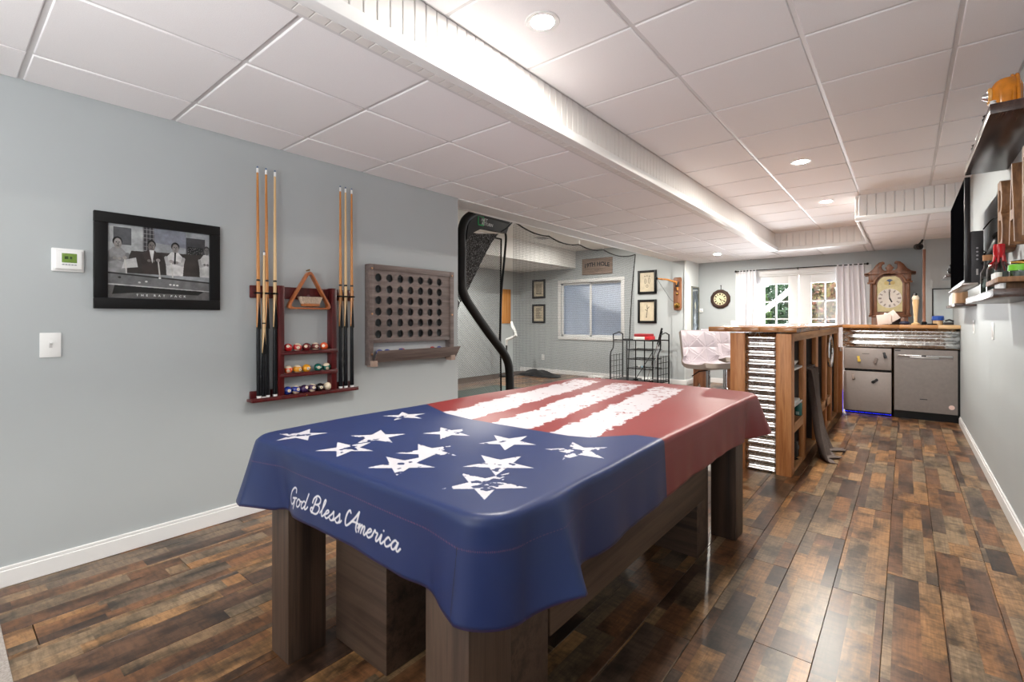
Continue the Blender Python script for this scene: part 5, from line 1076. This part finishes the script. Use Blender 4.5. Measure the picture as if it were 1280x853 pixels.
# knotted net panels: real strands
def strands(x, y0, y1, z0, topf, cell, r, slant=0.0, ymax=None):
    mb = MB(); n_ = int((y1-y0)/cell)
    for i in range(n_+1):
        y = y0+cell*i; mb.tube([(x, y, z0), (x, y, topf(y))], r, 3, caps=False)
    zt = max(topf(y0+(y1-y0)*k/80) for k in range(81)); z = z0
    ysamp = np.linspace(y0, y1, 161)
    tp = np.array([topf(v) for v in ysamp])
    while z < zt:
        ok = tp >= z; i = 0
        while i < 161:
            if ok[i]:
                j = i
                while j+1 < 161 and ok[j+1]: j += 1
                ye_ = ysamp[j]; 
                if ymax: ye_ = min(ye_, ymax(z))
                if ye_ > ysamp[i]: mb.tube([(x, ysamp[i], z), (x, ye_, z)], r, 3, caps=False)
                i = j+1
            else: i += 1
        z += cell
    return mb
def diag(x, y0, y1, z0, z1, cell, r):
    mb = MB(); L_ = z1-z0; k = y0-L_
    while k < y1:
        for sg in (1, -1):
            a = max(k, y0); b = min(k+L_, y1)
            if b > a+.01:
                za, zb = z0+(a-k), z0+(b-k)
                if sg < 0: za, zb = z1-(a-k), z1-(b-k)
                mb.tube([(x, a, za), (x, b, zb)], r, 3, caps=False)
        k += cell
    return mb
netm = plain('grey_net_cord', (70, 72, 76), .8)
BN = thing('barrier_net', 'wide grey barrier net hung in scallops along the golf bay opening', 'net', (-3.52, 5.8, 0)); bx = -3.52
knots = [(4.30, 2.385), (5.02, 2.30), (5.76, 2.285), (6.44, 2.29), (7.55, 2.335)]
def scal(y):
    for (a, za), (b, zb) in zip(knots[:-1], knots[1:]):
        if a <= y <= b: t = (y-a)/(b-a); return za+(zb-za)*t-.42*(b-a)*.28*t*(1-t)*2
    return knots[-1][1]
part('net_mesh', strands(bx, 4.30, 7.5, .03, scal, .020, .0016), netm, BN, stuff=True)
part('top_cord', MB().tube([(bx, y, scal(y)+.004) for y in np.linspace(4.30, 7.55, 60)], .009, 6), M['black'], BN, smooth=True)
part('edge_cord', MB().tube(catmull([(bx, 7.55, 2.335), (bx, 7.44, 1.8), (bx, 7.36, 1.2), (bx, 7.30, .6), (bx, 7.26, .03)], 4), .009, 6), M['black'], BN, smooth=True)
part('edge_cord', MB().tube(catmull([(bx, 4.30, 2.385), (bx-.02, 4.22, 2.30), (bx-.05, 4.14, 2.24)], 4), .009, 6), M['black'], BN, smooth=True)
for y, z in knots: part('hook', MB().tube([(bx, y, z), (bx, y, CA-.031)], .006, 6), M['white'], BN)
HN = thing('hitting_net', 'pale grey hitting net screen behind the black padded frame', 'net', (-4.35, 4.6, 0))
part('net_mesh', diag(-4.35, 3.9, 5.05, .03, 2.36, .030, .0026), plain('pale_net_cord', (96, 98, 101), .8), HN, stuff=True); part('top_cord', MB().tube([(-4.35, 3.9, 2.36), (-4.35, 5.05, 2.36)], .012, 6), M['black'], HN)
part('edge_cord', MB().tube([(-4.35, 5.05, 2.36), (-4.35, 5.03, 1.2), (-4.35, 5.05, 0.03)], .012, 6), M['black'], HN)
# golf organiser rack
OR = thing('golf_organizer', 'black wire golf organiser rack standing against the golf room wall', 'rack', (-3.95, 8.75, 0)); ox0, ox1, oy0, oy1 = -4.46, -3.50, 8.45, 8.98
part('base_tray', MB().box(ox0, ox1, oy0, oy1, .05, .075), M['blackmetal'], OR, bev=.004)
for x in (ox0, ox1-.0): part('end_frame', MB().tube(catmull([(x, oy0, 0), (x, oy0, .55), (x, oy0+.12, .70), (x, oy0+.12, .95)], 4), .013, 7), M['blackmetal'], OR, smooth=True)
for x in (ox0, ox1): part('rear_leg', MB().tube([(x, oy1, 0), (x, oy1, .96)], .014, 7).tube([(x, oy1, .95), (x-.03, oy1-.1, .99), (x, oy0+.12, .95)], .012, 6), M['blackmetal'], OR, smooth=True)
part('top_rail', MB().tube([(ox0, oy1, .84), (ox1, oy1, .84)], .012, 6).tube([(ox0, oy0+.12, .84), (ox1, oy0+.12, .84)], .012, 6), M['blackmetal'], OR)
for x in (-4.16, -3.98, -3.80, -3.64)[:4]: part('upright', MB().tube([(x, oy0+.10, .06), (x, oy0+.10, .84)], .012, 6), M['blackmetal'], OR)
for z in (.30, .48, .66):
    w_ = MB().tube([(-4.16, oy0+.1, z), (-3.64, oy0+.1, z)], .011, 6).tube([(-4.16, oy1, z), (-3.64, oy1, z)], .009, 6)
    for x in np.linspace(-4.16, -3.64, 9): w_.tube([(float(x), oy0+.1, z), (float(x), oy1, z)], .005, 5)
    part('wire_shelf', w_, M['blackmetal'], OR)
for x in (ox0, ox1):
    w_ = MB()
    for k in range(5): w_.tube([(x, oy0, .10+.11*k), (x, oy1, .10+.11*k)], .006, 5)
    for k in range(5): w_.tube([(x, oy0+.02+.12*k, .06), (x, oy0+.02+.12*k, .56)], .006, 5)
    part('side_grid', w_, M['blackmetal'], OR)
t = thing('shoe_box', 'red and white box resting on top of the golf organiser rack', 'box', (-3.9, 8.75, .853)); part('box_body', MB().box(-4.06, -3.74, 8.60, 8.88, .853, .91), M['whiteplastic'], t, bev=.004); part('box_lid', MB().box(-4.04, -3.75, 8.605, 8.87, .91, .965), plain('dark_red_lid', (150, 32, 40), .5), t, bev=.01); part('end_panel', MB().box(-3.82, -3.735, 8.595, 8.885, .855, .92), plain('bright_red_panel', (206, 40, 48), .5), t, bev=.003)
def club(a, b, label, headc):
    t = thing('golf_club', label, 'golf club', (a[0], a[1], a[2]), 0, 'clubs in the organiser rack'); a, b = Vector(a), Vector(b); L_ = lambda s: a+(b-a)*s
    part('head', MB().sphere(tuple(a+Vector((-.03, -.02, .0))), .055, 14, (1.3, .9, .6)), headc, t, smooth=True); part('shaft', MB().tube([a, L_(.68)], .009, 8), M['chrome'], t, smooth=True); part('grip', MB().tube([L_(.68), b], [.012, .02], 8), M['black'], t, smooth=True)
club((-3.78, 8.62, .11), (-3.53, 8.72, 1.08), 'golf club with a white head leaning at the right of the organiser', M['whiteplastic']); club((-3.66, 8.56, .11), (-3.56, 8.78, 1.02), 'second golf club leaning beside the white-headed one', M['chrome'])
solo('dark_putter', MB().tube([(-4.0, 8.6, .10), (-3.72, 8.8, .66)], .008, 6).box(-4.05, -3.96, 8.58, 8.62, .08, .105), M['blackmetal'], 'dark putter lying diagonally through the organiser shelves', 'golf club')
for i, (x, y, z, c, lb) in enumerate(((-3.98, 8.7, .314, (226, 226, 226), 'white golf ball on the lower wire shelf of the organiser'), (-3.90, 8.66, .314, (150, 186, 206), 'pale blue golf ball on the lower wire shelf of the organiser'), (-4.05, 8.72, .672, (230, 230, 230), 'white golf ball on the upper wire shelf of the organiser'))):
    solo('golf_ball', MB().sphere((x, y, z+.021), .0225, 12), plain('golf_ball_'+str(i), c, .4), lb, 'golf ball', smooth=True)
t = thing('tee_box', 'small white and red carton on the floor left of the organiser', 'carton', (-4.75, 8.4, 0)); part('carton', MB().box(-4.9, -4.6, 8.36, 8.5, .001, .12), M['whiteplastic'], t, bev=.004); part('stripe', MB().box(-4.74, -4.62, 8.355, 8.36, .06, .09), M['red'], t)

# ================================================================ right wall
def shelf(name, y0, y1, z0, z1, x0, label):
    return solo(name, MB().box(x0, XR, y0, y1, z0, z1), M['shelfwood'], label, 'shelf', bev=.002)
shelf('wall_shelf', 3.11, 4.33, 2.185, 2.232, .30, 'dark wood wall shelf high above the letters, carrying the amber jug'); shelf('wall_shelf', 3.0, 4.26, 1.336, 1.374, .30, 'dark wood wall shelf below the television, holding glass bottles'); shelf('wall_shelf', 6.05, 7.2, 1.362, 1.388, .35, 'small dark wall shelf beyond the television, above the bar return'); 
shelf('wall_shelf', 6.9, 7.55, 1.70, 1.725, .33, 'white-edged far wall shelf behind the television')
TV = thing('television', 'large flat black television mounted on the right wall', 'television', (.33, 5.05, 1.49))
part('screen_panel', MB().box(.305, .335, 4.43, 5.67, 1.49, 2.195), plain('tv_bezel', (24, 22, 26), .3), TV, bev=.003); part('screen', MB().box(.3035, .306, 4.442, 5.658, 1.505, 2.183), plain('tv_screen_matte', (4, 4, 5), .55, var=.01, spec=0), TV)
rh = part('rear_housing', MB().box(.336, .40, 4.44, 5.66, 1.475, 1.83), plain('tv_housing', (46, 46, 50), .5), TV, bev=.006); part('bottom_edge', MB().box(.29, .37, 4.40, 5.66, 1.468, 1.482), plain('tv_edge_reflection', (186, 178, 174), .25, metal=.4), TV, bev=.003)  # pale bottom edge carries the glossy underside's reflection in its colour
for k in range(4): part('port', MB().lathe([(.006, 0), (.006, .002)], (.369, 4.44, 1.64+.025*k), (0, -1, 0), 10), plain('port_grey', (150, 150, 154), .4), rh)
part('side_label', MB().box(.364, .374, 4.4385, 4.441, 1.535, 1.575), plain('label_silver', (176, 172, 170), .4), rh)
part('wall_mount', MB().box(.40, .5, 4.85, 5.2, 1.55, 1.72), M['black'], TV); part('mount_arm', MB().tube([(.42, 4.42, 1.60), (.46, 4.36, 1.70), (.485, 4.42, 1.78), (.495, 4.6, 1.8)], .04, 10), M['black'], TV, smooth=True)
part('cable', MB().tube(catmull([(.40, 4.46, 1.84), (.44, 4.36, 1.89), (.49, 4.30, 1.87), (.495, 4.28, 1.86)], 5), .004, 6).tube(catmull([(.39, 4.44, 1.70), (.43, 4.36, 1.66), (.47, 4.36, 1.72)], 5), .004, 6), M['black'], TV)
part('cable_cover', MB().box(.488, .5, 4.265, 4.29, 1.80, 1.96), plain('cable_cover_taupe', (150, 126, 126), .5), TV)
# wooden letters
for ch_, y, lb in (('B', 4.17, 'rustic wooden letter B, farthest of the three wall letters'), ('A', 3.765, 'rustic wooden letter A, middle of the three wall letters'), ('R', 3.37, 'rustic wooden letter R at the right edge of the picture')):
    solo('wooden_letter', text_mesh(ch_, 1, lambda u, v, w, y=y: (.437+w, y-u, 1.645+v), .06, fit=(.195, .425)), M['letterwood'], lb, 'letter', 'BAR letters on the right wall', bev=.004)
# bottles and bits on the lower shelf
t = thing('whiskey_bottle', 'clear glass bottle with dripping red wax top on the lower shelf', 'bottle', (.42, 3.95, 1.3745)); b0 = (.42, 3.95, 1.3745)
part('glass', MB().lathe([(.050, 0), (.054, .005), (.054, .15), (.045, .18), (.02, .205), (.017, .245)], b0, n=22), M['bottle'], t, smooth=True); wc = part('wax_cap', MB().lathe([(.019, .222), (.024, .235), (.026, .28), (.024, .30), (0, .302)], b0, n=18), M['red'], t, smooth=True)
for k in range(7):
    an = 2*PI*k/7; L_ = .03+.06*rng.random(); part('wax_drip', MB().tube([(b0[0]+.020*math.cos(an), b0[1]+.020*math.sin(an), b0[2]+.235), (b0[0]+.024*math.cos(an), b0[1]+.024*math.sin(an), b0[2]+.20), (b0[0]+.044*math.cos(an)*(1 if L_ > .05 else .6), b0[1]+.044*math.sin(an)*(1 if L_ > .05 else .6), b0[2]+.235-L_)], [.006, .006, .004], 6), M['red'], wc, smooth=True)
t = thing('corked_bottle', 'smaller corked glass bottle behind the wax-topped bottle', 'bottle', (.395, 4.17, 1.3745)); b1 = (.395, 4.17, 1.3745)
part('glass', MB().lathe([(.034, 0), (.036, .005), (.036, .15), (.02, .185), (.019, .23)], b1, n=18), M['bottle'], t, smooth=True); part('cork', MB().lathe([(.024, .228), (.026, .262), (0, .264)], b1, n=14), plain('cork', (168, 122, 84), .8), t, smooth=True); part('liquid', MB().lathe([(.031, .004), (.031, .06), (0, .061)], b1, n=16), plain('dark_liquid', (78, 88, 72), .1), t, smooth=True)
t = thing('flight_tray', 'wooden tasting tray raised on a block with holes and glasses', 'tray', (.42, 3.3, 1.3745)); part('plank', MB().box(.325, .495, 3.1, 3.52, 1.408, 1.432), M['letterwood'], t, bev=.003); part('block', MB().box(.36, .45, 3.2, 3.42, 1.3745, 1.408), M['letterwood'], t, bev=.003)
for i in range(4): solo('shot_glass', MB().lathe([(.009, 0), (.010, .002), (.011, .030), (.010, .030), (.009, .006)], (.347+.0*i, 3.15+.05*i, 1.3745), n=14), M['whiteplastic'], f'small white cup under the tasting tray, number {"one two three four".split()[i]} from its near end', 'cup', 'white cups by the tasting tray', smooth=True)
for i in range(3): solo('shot_glass', MB().lathe([(.012, 0), (.013, .002), (.014, .036), (.012, .036), (.011, .006)], (.352+.047*i*0, 3.34+.055*i, 1.4325), n=14), M['whiteplastic'], f'small white cup on the tasting tray, number {"one two three".split()[i]} from the jar', 'cup', 'white cups by the tasting tray', smooth=True)
t = thing('green_lid_jar', 'glass jar with a lime green lid on the tasting tray', 'jar', (.43, 3.3, 1.4325)); part('jar', MB().lathe([(.036, 0), (.039, .004), (.039, .04)], (.42, 3.28, 1.4325), n=20), M['bottle'], t, smooth=True); part('lid', MB().lathe([(.042, .036), (.043, .04), (.042, .062), (.036, .066), (0, .067)], (.42, 3.28, 1.4325), n=22), M['green'], t, smooth=True)
t = thing('brass_tap', 'brass lever tap projecting from the right wall', 'tap', (.47, 3.6, 1.53)); part('lever', MB().tube([(.425, 3.6, 1.535), (.45, 3.6, 1.537), (.46, 3.6, 1.535), (.47, 3.6, 1.533), (.5, 3.6, 1.53)], [.008, .009, .013, .016, .018], 10), M['brass'], t, smooth=True); part('flange', MB().lathe([(.03, 0), (.028, .008), (.018, .01)], (.5, 3.6, 1.53), (-1, 0, 0), 16), M['brass'], t, smooth=True)
# far little shelf
for i, (y, c) in enumerate(((6.12, (150, 112, 78)), (6.24, (176, 134, 94)), (6.36, (206, 180, 152)), (6.48, (190, 150, 110)), (6.62, (214, 196, 176)))):
    solo('wooden_mug', MB().lathe([(.04, 0), (.044, .004), (.042, .11), (.037, .112), (.034, .02)], (.405, y, 1.3885), n=16), wood('mug_wood_%d' % i, [c, [q*.85 for q in c]], 'Z', .5), f'wooden mug on the small far shelf, {"first second third fourth fifth".split()[i]} from the near end', 'mug', 'wooden mugs on the small far shelf', smooth=True)
for i, y in enumerate((6.78, 6.92, 7.06)): solo('white_bottle', MB().lathe([(.03, 0), (.034, .004), (.034, .10), (.014, .13), (.014, .16), (0, .161)], (.40, y, 1.3885), n=14), M['whiteplastic'], f'white bottle at the far end of the small shelf, {"nearest middle farthest".split()[i]} of three', 'bottle', 'white bottles on the small far shelf', smooth=True)
solo('black_figurine', MB().sphere((.39, 7.0, 1.765), .045, 12, (1, 1, .9)).sphere((.385, 6.95, 1.81), .026, 10), M['dark'], 'small black figurine on the far upper shelf behind the television', 'figurine', smooth=True)
solo('white_box', MB().box(.40, .48, 5.75, 5.95, 1.39, 1.44), M['whiteplastic'], 'white box by the far shelf', 'box') if False else None
# amber jug and small glasses on the upper shelf
t = thing('amber_jug', 'amber glazed jug with rounded shoulders and ribbed band on the top shelf', 'jug', (.40, 3.25, 2.233)); jb = (.372, 3.27, 2.233)
def jug(a, b):
    prof = [(.0, 0), (.050, 0), (.056, .02), (.058, .09), (.052, .125), (.034, .150), (0, .158)]; p = catmull(prof, 6); q = p[min(int(b*(len(p)-1)), len(p)-1)]; an = 2*PI*a
    return (jb[0]+q[0]*math.cos(an)*1.0, jb[1]+q[0]*math.sin(an)*1.15, jb[2]+q[1])
part('body', MB().grid(jug, 32, 36), M['amber'], t, smooth=True, weld=1e-4)
for dx in (.018, .034): part('ribbed_band', MB().tube([(jb[0]+dx, jb[1]-.068*math.cos(q)*.99, jb[2]+.006+.158*math.sin(q)) for q in np.linspace(0, PI, 24)], .008, 8), M['amber'], t, smooth=True)
part('spout_ring', MB().tube([(jb[0]-.056, jb[1]+.03*math.cos(q), jb[2]+.085+.034*math.sin(q)) for q in np.linspace(0, 2*PI, 20, endpoint=False)], .009, 8, closed=True), plain('pale_amber_rim', (222, 166, 92), .2), t, smooth=True)
part('spout', MB().lathe([(.026, 0), (.012, .03), (0, .032)], (jb[0]-.053, jb[1], jb[2]+.085), (-1, 0, .1), 14), M['chrome'], t, smooth=True)
for i, (y, h) in enumerate(((3.16, .03), (3.42, .05), (3.72, .045), (3.95, .05))):
    solo('small_ornament', MB().lathe([(.012, 0), (.014, h*.5), (.007, h*.7), (.012, h*.85), (0, h)], (.315, y, 2.233), n=12), M['whiteplastic'] if i % 2 == 0 else M['dark'], f'tiny {"white" if i % 2 == 0 else "black"} ornament on the front edge of the top shelf, {"nearest the jug|second from the jug|third from the jug|farthest from the jug".split("|")[i]}', 'ornament', 'ornaments along the top shelf', smooth=True)
for y, z, lb in ((6.25, 1.107, 'white blank wall plate on the right wall nearer the bar return'), (4.97, 1.088, 'dark-edged wall plate on the right wall nearer the camera')):
    t = thing('wall_plate', lb, 'outlet', (XR, y, z)); part('plate', MB().box(XR-.007, XR, y-.04, y+.04, z, z+.125), M['whiteplastic'], t, bev=.002); part('socket', MB().box(XR-.009, XR-.006, y-.017, y+.017, z+.02, z+.105), plain('plate_socket', (188, 180, 178), .5), t, bev=.001)
